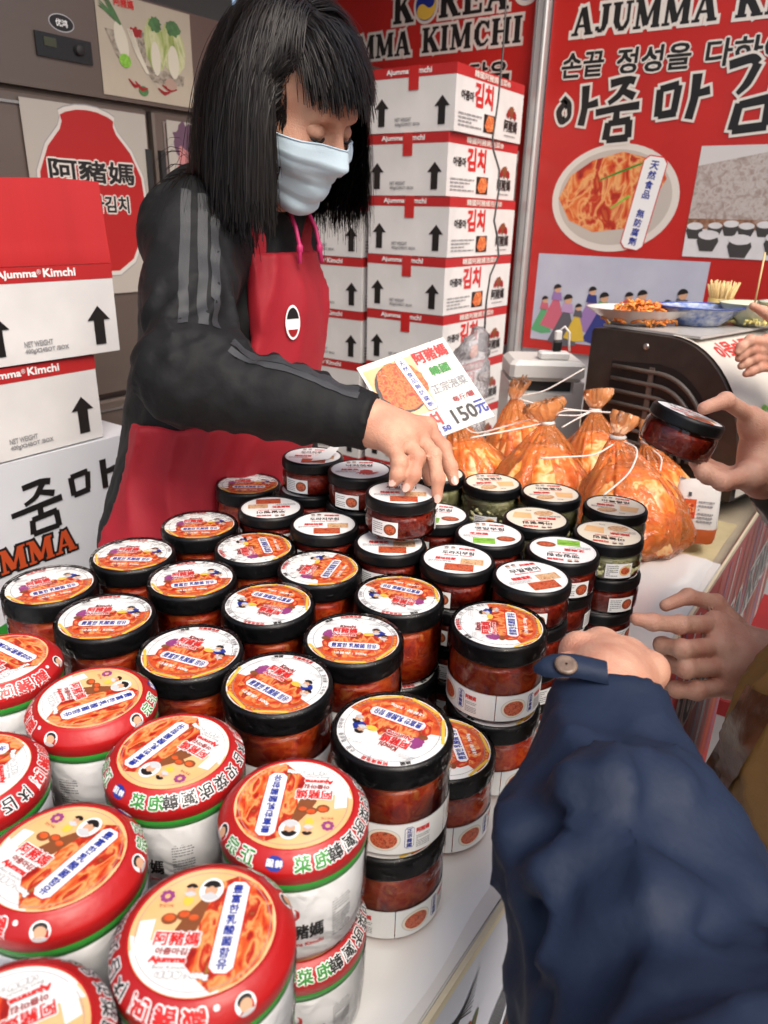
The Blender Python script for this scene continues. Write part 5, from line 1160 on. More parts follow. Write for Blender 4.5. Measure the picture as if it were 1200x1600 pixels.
def hand_from(w0, w1, palm, fingers, rw=.026, rp=.019, rf=.0093):
    """w0->w1 forearm/wrist; palm: list of knuckles; fingers: list of point chains starting at the knuckles"""
    pr_ = [cap(w0, w1, rw * 1.15, rw, .02)]
    c = np.mean(palm, 0); pr_.append(cap(w1, w1 + (c - w1) * .75, rw * .95, rp * 1.15, .02))
    for q in palm: pr_.append(cap(w1 + (q - w1) * .25, q, rp, rp * .66, .016))
    for a, b in zip(palm[:-1], palm[1:]): pr_.append(cap(a, b, rp * .58, None, .012))
    for ch in fingers:
        n = len(ch) - 1
        for i in range(n):
            r0 = rf * (1.06 - .10 * i); r1 = rf * (1.06 - .10 * (i + 1)) * (.92 if i == n - 1 else 1); pr_.append(cap(ch[i], ch[i + 1], r0, r1, .0045))
            if i: pr_.append(ell(ch[i], (r0 * 1.07,) * 3, None, .004))
    return pr_
def hand_generic(w0, w1, d, n, side, curl, s=1.0):
    d = np.array(d, float); d /= np.linalg.norm(d); n = np.array(n, float); n -= d * (n @ d); n /= np.linalg.norm(n); sd = np.cross(d, n) * side; w1 = np.array(w1, float)
    palm = [w1 + s * (d * L + sd * o) for L, o in ((.090, .032), (.094, .011), (.090, -.010), (.082, -.029))]; F = []
    for q, ls in zip(palm, ((.044, .026, .022), (.048, .030, .023), (.045, .028, .022), (.035, .021, .019))):
        ch = [q]; a = .3 * curl
        for L in ls: a += curl; ch.append(ch[-1] + s * L * (d * math.cos(a) - n * math.sin(a)))
        F.append(ch)
    t0 = w1 + s * (d * .02 + sd * .022); t1 = t0 + s * (d * .035 + sd * .028 - n * .01); t2 = t1 + s * (d * .032 + sd * .006 - n * .014); t3 = t2 + s * (d * .024 - sd * .004 - n * .012); F.append([t0, t1, t2, t3])
    return hand_from(np.array(w0, float), w1, palm, F)
def nails(fingers, up, parent, s=.0065):
    b = B(); m = M('nail', (0.66, 0.42, 0.34), .22, coat=.4)
    for ch in fingers:
        d = ch[-1] - ch[-2]; d /= np.linalg.norm(d); n = up - d * (up @ d); n /= np.linalg.norm(n); sd = np.cross(d, n); c = ch[-1] + n * s * 1.12 + d * .001
        pts = [c + d * s * .95 * math.cos(a) * (1 if math.cos(a) > 0 else .8) + sd * s * .72 * math.sin(a) - n * .0022 * math.sin(a) ** 2 for a in np.linspace(0, 6.283, 14, endpoint=False)]
        b.add(pts + [c + n * .0006], [(i, (i + 1) % 14, 14) for i in range(14)], m, True)
    o = b.build('nail', parent); o['kind'] = 'stuff'
def join_soft(parts, m, name, parent):
    b = B()
    for V, Q in parts: b.add(V, Q.tolist(), m, True)
    return b.build(name, parent)
def S_(*a): return spot(*a)
v3 = lambda *a: np.array(a, float)

# ---------------- seller
wm = thing('person', 'masked seller in a black jacket and red apron reaching for a jar', 'person', (-0.97, 0.85, 0))
def rel(V): return V - v3(-0.97, 0.85, 0)
HC, HS = v3(-.786, .874, 1.559), 0.99; HR = rot3((.872, .06, -.485), rad(4.5))
SR, SLf = v3(-.862, .752, 1.392), v3(-.935, 1.005, 1.372); ER, WR = S_(298, 590, .960), S_(560, 655, .935)
CH, PEL = v3(-.930, .885, 1.25), v3(-.985, .83, .90); EL, WL = v3(-1.0, 1.06, 1.12), v3(-.90, 1.02, .93)
ha, hs, hl, HP = head_prims(HC, HR, HS)
neck = [cap(HP(-.035, 0, -.06), v3(-.872, .905, 1.40), .047, .055, .03)]
F, lo, h = field(ha + neck, .0034, sub=hs, clip=(HC - v3(.2, .16, .26), HC + v3(.2, .16, .18)))
Fl, _, _ = None, 0, 0
Vh, Qh = surface_nets(F, lo, h)
Vl, Ql = soft(hl, .0022, None, '', build=False)
palmW = [S_(666, 668, .945), S_(651, 676, .928), S_(633, 684, .915), S_(613, 694, .905)]
fingW = [[palmW[0], S_(693, 700, .935), S_(704, 730, .928), S_(709, 751, .925)], [palmW[1], S_(677, 711, .912), S_(684, 748, .903), S_(683, 777, .905)], [palmW[2], S_(652, 714, .898), S_(646, 742, .893), S_(637, 761, .894)], [palmW[3], S_(624, 722, .888), S_(621, 741, .888), S_(616, 752, .889)], [S_(612, 676, .955), S_(645, 700, .975), S_(664, 728, .972), S_(670, 752, .962)]]
hw = hand_from(ER + (WR - ER) * .6, WR + (WR - ER) * .04, palmW, fingW, .027, .0195, .0098)
Vw, Qw = soft(hw, .0028, None, '', build=False)
hl2 = hand_generic(EL + (WL - EL) * .6, WL, WL - EL + v3(0, -.03, -.02), (.1, .3, 1), -1, .25)
Vw2, Qw2 = soft(hl2, .005, None, '', build=False)
core = [cap(PEL + v3(0, 0, -.02), CH, .10, .11), cap(CH, v3(-.875, .905, 1.38), .10, .055), cap(SR, ER, .038, .032), cap(ER, WR, .032, .025), cap(SLf, EL, .038, .032), cap(EL, WL, .032, .025), cap(SR, SLf, .045)]
for sy in (-.09, .09): core += [cap(PEL + v3(0, sy, -.05), v3(-.97, .83 + sy, .48), .07, .05), cap(v3(-.97, .83 + sy, .48), v3(-.99, .83 + sy, .09), .05, .04)]
Vc, Qc = soft(core, .014, None, '', build=False)
body = join_soft([(rel(Vh), Qh), (rel(Vl), Ql), (rel(Vw), Qw), (rel(Vw2), Qw2), (rel(Vc), Qc)], SKIN1, 'body', wm)
nails([ [rel(q) for q in c] for c in fingW[:4]], AX_U * .5 - AX_W * .8, wm)
# eyes: lash lines and brows
for y in (-1, 1):
    b = B(); P2 = [rel(HP(.0895 - .0055 * (abs(t) ** 2.2), y * (.031 + .0158 * t), -.0015 - .004 * (1 - t * t))) for t in np.linspace(-1, 1, 12)]
    b.tube(P2, [.0006] + [.0019] * 10 + [.0006], M('lash', (0.012, 0.009, 0.008), .6), 6); b.build('eyelash', wm)
    b = B(); P2 = [rel(HP(.0905 - .016 * ((t + 1) / 2) ** 2, y * (.014 + .034 * (t + 1) / 2), .026 + .006 * (1 - (t - .3) ** 2))) for t in np.linspace(-1, 1, 10)]
    b.tube(P2, [.0012, .0022, .0026, .0026, .0026, .0024, .002, .0018, .0014, .0006], M('brow', (0.05, 0.03, 0.022), .8), 6); b.build('eyebrow', wm)
# mask
allp = ha
def face_r(o, d):
    t = np.linspace(.02, .15, 66); P = o + np.outer(t, d); D = np.min([prim_d(p, P) for p in allp], 0); i = np.where(D < 0)[0]
    return t[i[-1]] if len(i) else .05
nt_, nz_ = 31, 25; TH = np.linspace(-1.32, 1.32, nt_); ZZ = np.linspace(-.004, -.120, nz_); RR = np.zeros((nz_, nt_))
for i, z in enumerate(ZZ):
    for j, a in enumerate(TH):
        zz = z - .016 * (abs(a) / 1.32) ** 2 * (1 - i / (nz_ - 1)) + .030 * (abs(a) / 1.32) ** 2 * (i / (nz_ - 1)); d = v3(math.cos(a), math.sin(a), 0); RR[i, j] = face_r(HC + HS * (v3(.012, 0, zz) @ HR), d @ HR)
R0 = RR.copy()
for _ in range(3):
    RR[1:-1] = np.maximum(RR[1:-1], (RR[:-2] + RR[2:]) / 2 - .0005); RR[:, 1:-1] = np.maximum(RR[:, 1:-1], (RR[:, :-2] + RR[:, 2:]) / 2)
for _ in range(3):
    RR[1:-1] = (RR[:-2] + RR[1:-1] * 2 + RR[2:]) / 4; RR[:, 1:-1] = (RR[:, :-2] + RR[:, 1:-1] * 2 + RR[:, 2:]) / 4
RR = np.maximum(RR, R0 * .985); RR[1:-1] = (RR[:-2] + RR[1:-1] * 2 + RR[2:]) / 4; wv_ = waves(77, 5, 60, 150); vm = []
for i, z in enumerate(ZZ):
    u_ = i / (nz_ - 1); pl = .0048 * (((u_ * 4.2) % 1.0) - .5) if .16 < u_ < .9 else 0
    for j, a in enumerate(TH):
        zz = z - .016 * (abs(a) / 1.32) ** 2 * (1 - u_) + .030 * (abs(a) / 1.32) ** 2 * u_; q = v3(zz, a * .05, u_ * .1)
        r = RR[i, j] + .0095 + pl * math.cos(a) + .0012 * float(wv_(q[None])[0]); vm.append(rel(HC + HS * ((v3(.012, 0, zz) + r * v3(math.cos(a), math.sin(a), 0)) @ HR)))
b = B(); b.add(vm, [(i * nt_ + j, i * nt_ + nt_ + j, i * nt_ + nt_ + j + 1, i * nt_ + j + 1) for i in range(nz_ - 1) for j in range(nt_ - 1)], M('mask_blue', (0.56, 0.70, 0.78), .7, bump=.05, bscale=300), True)
mk = b.build('face_mask', wm)
b = B(); b.tube([vm[j] for j in range(nt_)], .0013, M('mask_edge', (0.48, 0.62, 0.72), .7), 6); b.build('mask_hem', mk)
for sg in (0, nt_ - 1):
    e0, e1 = Vector(vm[2 * nt_ + sg]), Vector(vm[(nz_ - 4) * nt_ + sg]); ear = Vector(rel(HP(-.018, .086 * (-1 if sg == 0 else 1), 0.0)))
    b = B(); b.tube([e0, (e0 + ear) / 2 + Vector((0, 0, .004)), ear, (e1 + ear) / 2, e1], .0013, M('mask_edge', (0, 0, 0)), 5); b.build('ear_loop', mk)
# jacket
JBLK = M('black_jersey', (0.0075, 0.0078, 0.0086), .68, spec=.22, bump=.16, bscale=140, col2=(0.011, 0.0113, 0.0125), vscale=25)
WC = WR + (WR - ER) * .06
jk = [cap(PEL + v3(-.03, 0, -.06), v3(-.962, .87, 1.10), .165, .140, .05), cap(v3(-.955, .87, 1.10), CH + v3(-.01, 0, .03), .140, .128, .06), ell(CH + v3(.0, 0, .03), (.118, .145, .15), None, .05), cap(SR + v3(-.02, .02, -.01), SLf + v3(-.02, -.02, 0), .066, None, .06),
      cap(v3(-.895, .905, 1.395), v3(-.872, .905, 1.425), .072, .066, .03),
      cap(SR, ER + v3(.0, .0, .01), .068, .058, .045), cap(ER, WC, .054, .039, .035), ell(ER + v3(-.004, -.002, 0), (.058, .056, .052), None, .04), cap(ER + (WC - ER) * .25, ER + (WC - ER) * .6, .050, .045, .03),
      cap(SLf, EL, .072, .062, .04), cap(EL, WL + (WL - EL) * -.05, .06, .042, .03),
      ell(v3(-.965, .90, 1.425), (.055, .105, .055), None, .03), ell(v3(-.945, .84, 1.44), (.05, .05, .045), None, .03)]
fo = folds(5, .0095, 50, 105); fo2 = folds(15, .004, 110, 190)
ev = ER + v3(.02, .0, .055)
def jd(P):
    k = np.clip(1.4 - np.linalg.norm(P - ev, axis=1) / .13, .35, 1.3); return (fo(P) + fo2(P)) * k
cut = WC + (WC - ER) / np.linalg.norm(WC - ER) * .004; cdir = (WC - ER) / np.linalg.norm(WC - ER)
F, lo, h = field(jk, .0062, disp=jd)
nx_, ny_, nz2 = F.shape; G = np.stack(np.meshgrid(lo[0] + h * np.arange(nx_), lo[1] + h * np.arange(ny_), lo[2] + h * np.arange(nz2), indexing='ij'), -1)
F = np.maximum(F, np.where(np.linalg.norm(G - cut, axis=-1) < .09, (G - cut) @ cdir, -1))                    # open cuff
nb = np.clip((G[..., 2] - 1.0) * -1 + (-.21), -1, None); F = np.maximum(F, .79 - G[..., 2] )                  # hem
Vj, Qj = surface_nets(F, lo, h); b = B(); b.add(rel(Vj), Qj.tolist(), JBLK, True); jacket = b.build('jacket', wm)
BV = BVHTree.FromPolygons([Vector(p) for p in rel(Vj)], Qj.tolist())
def ribbon(path, wd, m, name, parent, off=.0012, axis=None, bv=BV):
    """strip laid on the cloth: path = list of (origin, direction) rays shot from inside"""
    pts, nr = [], []
    for o, d in path:
        hit = bv.ray_cast(Vector(o) + Vector(d).normalized() * .25, -Vector(d).normalized())
        if hit[0] is not None: pts.append(hit[0]); nr.append(Vector(d).normalized() if hit[1].dot(Vector(d)) < .2 else hit[1])
    for _ in range(2): pts = [pts[0]] + [(pts[i - 1] + pts[i] * 2 + pts[i + 1]) / 4 for i in range(1, len(pts) - 1)] + [pts[-1]]
    v = []
    for i, p in enumerate(pts):
        t_ = (pts[min(i + 1, len(pts) - 1)] - pts[max(i - 1, 0)]).normalized(); s = t_.cross(nr[i]).normalized()
        for k in (-1, 0, 1):
            q = p + s * wd / 2 * k; nb_ = bv.find_nearest(q); v.append((nb_[0] + nb_[1] * off) if nb_[0] else q + nr[i] * off)
    b = B(); b.add(v, [(3 * i + k, 3 * i + k + 1, 3 * i + 4 + k, 3 * i + 3 + k) for i in range(len(pts) - 1) for k in (0, 1)], m, True); return b.build(name, parent)
STRIPE = M('sleeve_stripe', (0.030, 0.032, 0.036), .5, bump=.3, bscale=900)
for k in (-1, 0, 1):
    pa = []
    for t_ in np.linspace(.02, .78, 26):
        o = SR + (ER - SR) * t_; d = -AX_W * .75 + AX_R * (.38 + .30 * k) + AX_U * (.5 * (1 - t_)); pa.append((rel(o), d))
    ribbon(pa, .013, STRIPE, 'sleeve_stripe', jacket)
    pa = []
    for t_ in np.linspace(.27, .95, 26):
        o = ER + (WC - ER) * t_; d = -AX_W * .62 + AX_U * (.75 - .26 * k); pa.append((rel(o), d))
    ribbon(pa, .010, STRIPE, 'sleeve_stripe', jacket)
# apron: cloth shell over the jacket body
APR = M('red_apron', (0.33, 0.006, 0.017), .7, var=.08, vscale=18, bump=.10, bscale=600)
tor = jk[:4]
Ft, lo, h = field(tor, .0062, disp=lambda P: folds(45, .009, 35, 80, (1, 1, .22))(P), pad=.04)
G = np.stack(np.meshgrid(*[lo[i] + h * np.arange(Ft.shape[i]) for i in range(3)], indexing='ij'), -1)
ax_ = lambda z: np.interp(z, [.75, .90, 1.10, 1.25, 1.45], [-.995, -.985, -.955, -.925, -.895]); yc = np.interp(G[..., 2], [.75, .90, 1.1, 1.25], [.83, .83, .87, .905])
fx = G[..., 0] - ax_(G[..., 2]); fy = G[..., 1] - yc
flare = .012 + .05 * np.clip((1.02 - G[..., 2]) / .3, 0, 1)
shell = np.maximum(Ft - flare - .008, -(Ft - flare + .010))
waist = G[..., 2] - 1.165 + .06 * np.clip(np.abs(fy) / .15, 0, 1)
skirt_r = -.030 - fx                                             # runs round her side to the back
bib_w = .092 + .30 * np.clip(1.20 - G[..., 2], 0, .3) ; bib = np.maximum(np.abs(fy + .005) - bib_w, -.03 - fx); bib = np.maximum(bib, G[..., 2] - 1.365)
reg = np.minimum(np.maximum(skirt_r, waist), bib)
Fa = np.maximum(shell, reg); Fa = np.maximum(Fa, .30 * 0 + .55 - G[..., 2]); Va, Qa = surface_nets(Fa, lo, h)
b = B(); b.add(rel(Va), Qa.tolist(), APR, True); apron = b.build('apron', wm)
B().lathe([(.17, .30), (.175, .5), (.168, .80)], APR, 48, True).build('apron_skirt', apron, loc=rel(v3(-.965, .83, 0))) if False else None
for s in (-1, 1):
    b = B(); P2 = [rel(v3(-.80, .905 + .075 * s, 1.352)), rel(v3(-.812, .905 + .078 * s, 1.395)), rel(v3(-.845, .905 + .082 * s, 1.445)), rel(v3(-.90, .905 + .07 * s, 1.474)), rel(v3(-.95, .905 + .03 * s, 1.478))]
    tt = np.linspace(0, 4, 22); C = np.array([np.interp(tt, range(5), [q[i] for q in P2]) for i in range(3)]).T
    for _ in range(3): C[1:-1] = (C[:-2] + 2 * C[1:-1] + C[2:]) / 4
    v = []
    for i, p in enumerate(C):
        nb_ = BV.find_nearest(Vector(p)); p = np.array(nb_[0]) + np.array(nb_[1]) * .006 if nb_[3] < .05 else p
        v += [p + v3(0, -.013, 0), p + v3(0, .013, 0)]
    b.add(v, [(2 * i, 2 * i + 1, 2 * i + 3, 2 * i + 2) for i in range(len(C) - 1)], APR, True); b.build('neck_strap', apron)
# side tie of the apron
PINK = M('pink_cord', (0.62, 0.03, 0.16), .5)
for s in (-.022, .024):
    b = B(); P2 = [rel(v3(-.80, .905 + s * .9, 1.425)), rel(v3(-.785, .905 + s, 1.40)), rel(v3(-.778, .905 + s, 1.375)), rel(v3(-.776, .905 + s * 1.1, 1.35))]; b.tube(P2, .0032, PINK, 7); b.lathe([(.001, -.012), (.005, -.008), (.005, 0), (.002, .004)], PINK, 8, c=P2[2]); b.build('hood_cord', jacket)
# white emblem patch on the bib
hit = BVHTree.FromPolygons([Vector(p) for p in rel(Va)], Qa.tolist()); pc = rel(S_(463, 505, 1.12)); nb_ = hit.find_nearest(Vector(pc))
b = B(); N_ = np.array(nb_[1]); N_ = N_ if N_[0] > 0 else -N_; c = np.array(nb_[0]) + N_ * .004; e1 = np.cross([0, 0, 1], N_); e1 /= np.linalg.norm(e1); e2 = np.cross(N_, e1); 
b.add([c + e1 * .013 * math.cos(a) + e2 * .026 * math.sin(a) for a in np.linspace(0, 6.283, 24, endpoint=False)], [tuple(range(24))], WHITE); b.add([c + N_ * .0006 + e1 * .011 * math.cos(a) + e2 * .022 * math.sin(a) for a in np.linspace(.25, math.pi - .25, 12)], [tuple(range(12))], BLACKP); b.add([c + N_ * .0006 + e1 * .010 * math.cos(a) + e2 * .022 * math.sin(a) for a in np.linspace(math.pi + .5, 2 * math.pi - .5, 12)], [tuple(range(12))], DKRED); b.build('badge', apron)
# trousers and shoes
tro = [cap(PEL + v3(0, 0, -.02), PEL + v3(0, 0, -.08), .14, None, .05)]
for sy in (-.09, .09): tro += [cap(PEL + v3(0, sy, -.06), v3(-.97, .83 + sy, .48), .095, .07, .04), cap(v3(-.97, .83 + sy, .48), v3(-.99, .83 + sy, .10), .07, .055, .03)]
V, Q = soft(tro, .014, None, '', build=False, disp=folds(61, .006, 20, 50)); join_soft([(rel(V), Q)], M('dark_trousers', (0.02, 0.02, 0.025), .7), 'trousers', wm)
for sy in (-.09, .09):
    V, Q = soft([ell(v3(-.94, .83 + sy, .045), (.12, .045, .045)), ell(v3(-.99, .83 + sy, .07), (.05, .042, .05))], .01, None, '', build=False, clip=(v3(-2, 0, .002), v3(1, 2, 1))); join_soft([(rel(V), Q)], M('shoe', (0.03, 0.03, 0.03), .5), 'shoe', wm)

# hair: cap + strands falling under gravity round the head
def make_hair(parent, HC, HR, HS, relf, n_long, length_z, cols=HAIRM, fringe=True, seed=3, wd=.0026):
    g = np.random.default_rng(seed); c0, r0 = v3(-.012, 0, .036), v3(.100, .083, .093)
    V, Q = soft([ell(HC + HS * (c0 @ HR), r0 * HS * .985, HR, .01), ell(HC + HS * (v3(-.06, 0, -.03) @ HR), v3(.05, .07, .07) * HS, HR, .03)], .008, None, '', build=False)
    loc = ((V - HC) @ HR.T) / HS; keep = ~((loc[:, 0] > .012) & (loc[:, 2] < .088 - .3 * (loc[:, 0] < .03))); km = keep[Q].all(1)
    b = B(); b.add(relf(V), Q[km].tolist(), cols, True); hc = b.build('hair', parent)
    N = n_long; d = g.normal(size=(N * 3, 3)); d /= np.linalg.norm(d, axis=1)[:, None]
    p = c0 + d * r0 * 1.0; ok = (p[:, 2] > -.02 + .02 * (p[:, 0] > -.03)) & ~((p[:, 0] > .042) & (p[:, 2] < .075)) & ((p[:, 0] < .042) | ((p[:, 2] > .09) & (p[:, 0] < .07))); p = p[ok][:N]
    if fringe:
        d2 = g.normal(size=(N * 3, 3)); d2 /= np.linalg.norm(d2, axis=1)[:, None]; p2 = c0 + d2 * r0; p2 = p2[(p2[:, 0] > .02) & (p2[:, 0] < .07) & (np.abs(p2[:, 1]) < .08) & (p2[:, 2] > .088)][:2600]; p = np.concatenate([p, p2])
    n = len(p)
    isf = (p[:, 0] > .012) & (np.abs(p[:, 1]) < .085) & (p[:, 2] > .086) if fringe else np.zeros(n, bool)
    gl = HR @ v3(0, 0, -1); lay = g.uniform(.001, .012, n); L = np.where(isf, g.uniform(.050, .082, n) + np.where(p[:, 1] < .02, .011, 0) - .25 * np.clip(p[:, 0] - .03, 0, .05), 1.0); zend = g.normal(length_z, .022, n)
    # start direction: away from the parting, downhill
    dr = np.stack([np.full(n, -.1), np.sign(p[:, 1] + .012) * 1.0, np.zeros(n)], 1); dr += np.where(p[:, :1] < -.05, v3(-.5, 0, -.3), 0); dr[isf] = v3(1, 0.25, -.1) + np.stack([np.zeros(isf.sum()), p[isf, 1] * 5, np.zeros(isf.sum())], 1)
    dr += g.normal(size=(n, 3)) * .12; dr /= np.linalg.norm(dr, axis=1)[:, None]
    st = .0195; paths = [p.copy()]; q = p.copy(); alive = np.zeros(n)
    grav = np.where(isf[:, None], v3(.35, 0.18, -1) / 1.06, gl) + g.normal(size=(n, 3)) * np.where(g.random((n, 1)) < .03, .09, .04)
    for k in range(23):
        dr = dr * .62 + grav * .38 + g.normal(size=(n, 3)) * .016; dr /= np.linalg.norm(dr, axis=1)[:, None]
        nq = q + dr * st
        rr = r0 + lay[:, None]; e = (nq - c0) / rr; m_ = np.linalg.norm(e, axis=1); ins = m_ < 1; nq[ins] = c0 + (e[ins] / m_[ins, None]) * rr[ins]
        e2 = (nq - v3(.026, 0, -.03)) / (v3(.072, .070, .095) + lay[:, None] * .5); m2 = np.linalg.norm(e2, axis=1); i2 = (m2 < 1) & ~isf; out = e2[i2] / m2[i2, None]; nq[i2] = v3(.026, 0, -.03) + out * (v3(.072, .070, .095) + lay[i2, None] * .5)
        fr = (~isf) & (nq[:, 2] < .06) & (nq[:, 0] > .040) & (np.abs(nq[:, 1]) < .085); nq[fr, 1] = np.sign(nq[fr, 1]) * (.060 + lay[fr] * .9); nq[fr, 0] -= .004
        wz = (HC + HS * (nq @ HR)); ff = wz[:, 0] - HC[0]; lim = np.where(nq[:, 1] < 0, .050, .055) + lay * .6; cl = (~isf) & (wz[:, 2] < HC[2] + .035) & (ff > lim); wz[cl, 0] = HC[0] + lim[cl]; nq = ((wz - HC) @ HR.T) / HS
        if k > 6:
            # rest on the shoulders
            for a_, b_, rad_ in ((SR, SLf, .075), (v3(-.96, .9, 1.38), v3(-.94, .9, 1.3), .12)):
                ba = b_ - a_; t_ = np.clip(((wz - a_) @ ba) / (ba @ ba), 0, 1); dd = wz - a_ - t_[:, None] * ba; dl = np.linalg.norm(dd, axis=1); ii = dl < rad_; wz[ii] = (a_ + t_[:, None] * ba)[ii] + dd[ii] / dl[ii, None] * rad_
            nq = ((wz - HC) @ HR.T) / HS
        ln = (k + 1) * st; stop = np.where(isf, ln > L, wz[:, 2] < zend)
        nq = np.where(stop[:, None], q, nq); dr = np.where(stop[:, None], dr, (nq - q) / (np.linalg.norm(nq - q, axis=1)[:, None] + 1e-9)); q = nq; paths.append(q.copy())
    Pth = np.stack(paths, 1); n, K = Pth.shape[:2]
    W_ = HC + HS * (Pth @ HR); T_ = np.gradient(W_, axis=1); T_ /= np.linalg.norm(T_, axis=2)[..., None] + 1e-9; O_ = W_ - (HC + HS * (v3(-.02, 0, -.03) @ HR)); sd_ = np.cross(T_, O_); sd_ /= np.linalg.norm(sd_, axis=2)[..., None] + 1e-9
    tw = g.uniform(-.25, .25, n); nn_ = np.cross(sd_, T_); sd_ = sd_ * np.cos(tw)[:, None, None] + nn_ * np.sin(tw)[:, None, None]
    wdt = wd * g.uniform(.5, 1.3, n)[:, None] * np.clip(np.linspace(1.5, .35, K), 0, 1)[None, :]
    A_, C_ = W_ - sd_ * wdt[..., None] / 2, W_ + sd_ * wdt[..., None] / 2
    V = np.stack([A_, C_], 2).reshape(-1, 3); i0 = (np.arange(n)[:, None] * K + np.arange(K - 1)[None, :]) * 2
    mv = np.linalg.norm(np.diff(W_, axis=1), axis=2) > 1e-4; i0 = i0[mv]; Qf = np.stack([i0, i0 + 1, i0 + 3, i0 + 2], 1)
    b = B(); b.add(relf(V), Qf.tolist(), cols, True); o = b.build('hair_strand', hc); o['kind'] = 'stuff'
    return hc
make_hair(wm, HC, HR, HS, rel, 15000, 1.428, wd=.0010)

# ---------------- customers
def customer(label, root, joints, cloth, hand_prims, face_dir, head_c, hairm=HAIRM, cuff=None, h=.010, foldp=None, body_r=.16, extra=None, tcol=(0.03, 0.035, 0.05), other=True, cutplane=True):
    t = thing('person', label, 'person', (root[0], root[1], 0)); rl = lambda V: V - v3(root[0], root[1], 0)
    J = {k: np.array(v, float) for k, v in joints.items()}
    V0, Q0 = soft(hand_prims, .003, None, '', build=False)
    Rm = rot3(face_dir); a, sb, li, Pq = head_prims(np.array(head_c, float), Rm, 1.02); a = a + [cap(Pq(-.03, 0, -.06), J['neck'], .05, .058, .03)]
    F_, l_, h_ = field(a, .007, sub=sb); V1, Q1 = surface_nets(F_, l_, h_); V2, Q2 = soft(li, .005, None, '', build=False)
    V3, Q3 = soft([cap(J['pelvis'], J['chest'], .10, .10), cap(J['chest'], J['neck'], .1, .055), cap(J['sh'], J['el'], .035, .032), cap(J['el'], J['wr'], .032, .026), cap(J['chest'], J['sh'], .06, .045), cap(J['chest'], J['sh2'], .06, .045)], .014, None, '', build=False)
    join_soft([(rl(V0), Q0), (rl(V1), Q1), (rl(V2), Q2), (rl(V3), Q3)], SKIN2, 'body', t)
    pr_ = [cap(J['pelvis'] + v3(0, 0, -.08), J['chest'], body_r, body_r * .95, .06), cap(J['sh'], J['sh2'], body_r * .5, None, .08), cap(J['chest'], J['neck'], body_r * .7, .07, .06)]
    arm = [J['sh'], J['el']] + ([J['fm']] if 'fm' in J else []) + [J['wr']]; ar = joints_r.get(label, [.08, .07, .05])
    for p0, p1, r0, r1 in zip(arm[:-1], arm[1:], ar[:-1], ar[1:]): pr_.append(cap(p0, p1, r0, r1, .04))
    e2 = J['sh2'] + v3(.06, 0, -.28); w2 = e2 + v3(.0, .0, -.24); pr_ += [cap(J['sh2'], e2, .075, .06, .04), cap(e2, w2, .06, .045, .03)]
    if extra: pr_ += extra
    F_, l_, h_ = field(pr_, h, disp=foldp)
    if cutplane:
        G_ = np.stack(np.meshgrid(*[l_[i] + h_ * np.arange(F_.shape[i]) for i in range(3)], indexing='ij'), -1); cd_ = (J['wr'] - arm[-2]); cd_ /= np.linalg.norm(cd_); cc = J['wr'] + cd_ * .004
        F_ = np.maximum(F_, np.where(np.linalg.norm(G_ - cc, axis=-1) < ar[-1] * 2.2, (G_ - cc) @ cd_, -1))
    V, Q = surface_nets(F_, l_, h_); jo = join_soft([(rl(V), Q)], cloth, 'jacket', t)
    tr = []
    px_, py_ = J['pelvis'][:2]
    for s in (-.09, .09): tr += [cap(J['pelvis'] + v3(0, s, -.04), v3(px_, py_ + s, .48), .09, .07, .04), cap(v3(px_, py_ + s, .48), v3(px_ + .02, py_ + s, .10), .07, .055, .03)]
    V4, Q4 = soft(tr, .016, None, '', build=False); join_soft([(rl(V4), Q4)], M('trousers_%d' % int(root[1] * 100), tcol, .7), 'trousers', t)
    for s in (-.09, .09):
        V5, Q5 = soft([ell(v3(px_ - .03, py_ + s, .045), (.12, .045, .045)), ell(v3(px_ + .02, py_ + s, .07), (.05, .042, .05))], .012, None, '', build=False, clip=(v3(-3, -3, .002), v3(3, 3, 1))); join_soft([(rl(V5), Q5)], M('shoe', (0, 0, 0)), 'shoe', t)
    hcx = np.array(head_c, float); V6, Q6 = soft([ell(hcx + 1.02 * (v3(-.018, 0, .042) @ Rm), (.106, .086, .094), Rm, .01), ell(hcx + 1.02 * (v3(-.06, 0, -.02) @ Rm), (.055, .075, .07), Rm, .03)], .009, None, '', build=False, disp=folds(71, .004, 60, 140))
    lc = ((V6 - hcx) @ Rm.T) / 1.02; km = (~((lc[:, 0] > .045) & (lc[:, 2] < .078)))[Q6].all(1); join_soft([(rl(V6), Q6[km])], hairm, 'hair', t)
    return t, jo, rl, (V, Q)
joints_r = {}
# 1: navy sleeve reaching over the table
L1 = 'customer in a navy jacket reaching over the jars with one arm'
joints_r[L1] = [.10, .088, .071, .049]
W1 = S_(945, 1104, .580); M1 = S_(962, 1330, .505); E1 = S_(1075, 1660, .425)
pk = [S_(902, 1018, .66), S_(938, 1012, .675), S_(980, 1028, .675), S_(1017, 1050, .66)]
fk = [[pk[0], S_(895, 1040, .70), S_(905, 1075, .70), S_(915, 1090, .68)], [pk[1], S_(935, 1040, .72), S_(940, 1080, .71), S_(945, 1095, .69)], [pk[2], S_(980, 1050, .715), S_(978, 1090, .705), S_(975, 1100, .685)], [pk[3], S_(1018, 1068, .695), S_(1012, 1098, .685), S_(1005, 1105, .67)], [S_(905, 1060, .60), S_(885, 1040, .635), S_(888, 1042, .665), S_(905, 1050, .69)]]
h1 = hand_from(M1 + (W1 - M1) * .5, W1 + (np.mean(pk, 0) - W1) * .25, pk, fk, .030, .022, .0105) + [ell(q_ + AX_U * .006 - AX_W * .004, (.0125,) * 3, None, .006) for q_ in pk]
NAVY = M('navy_cloth', (0.009, 0.017, 0.040), .62, spec=.25, bump=.14, bscale=140, col2=(0.0105, 0.020, 0.047), vscale=14)
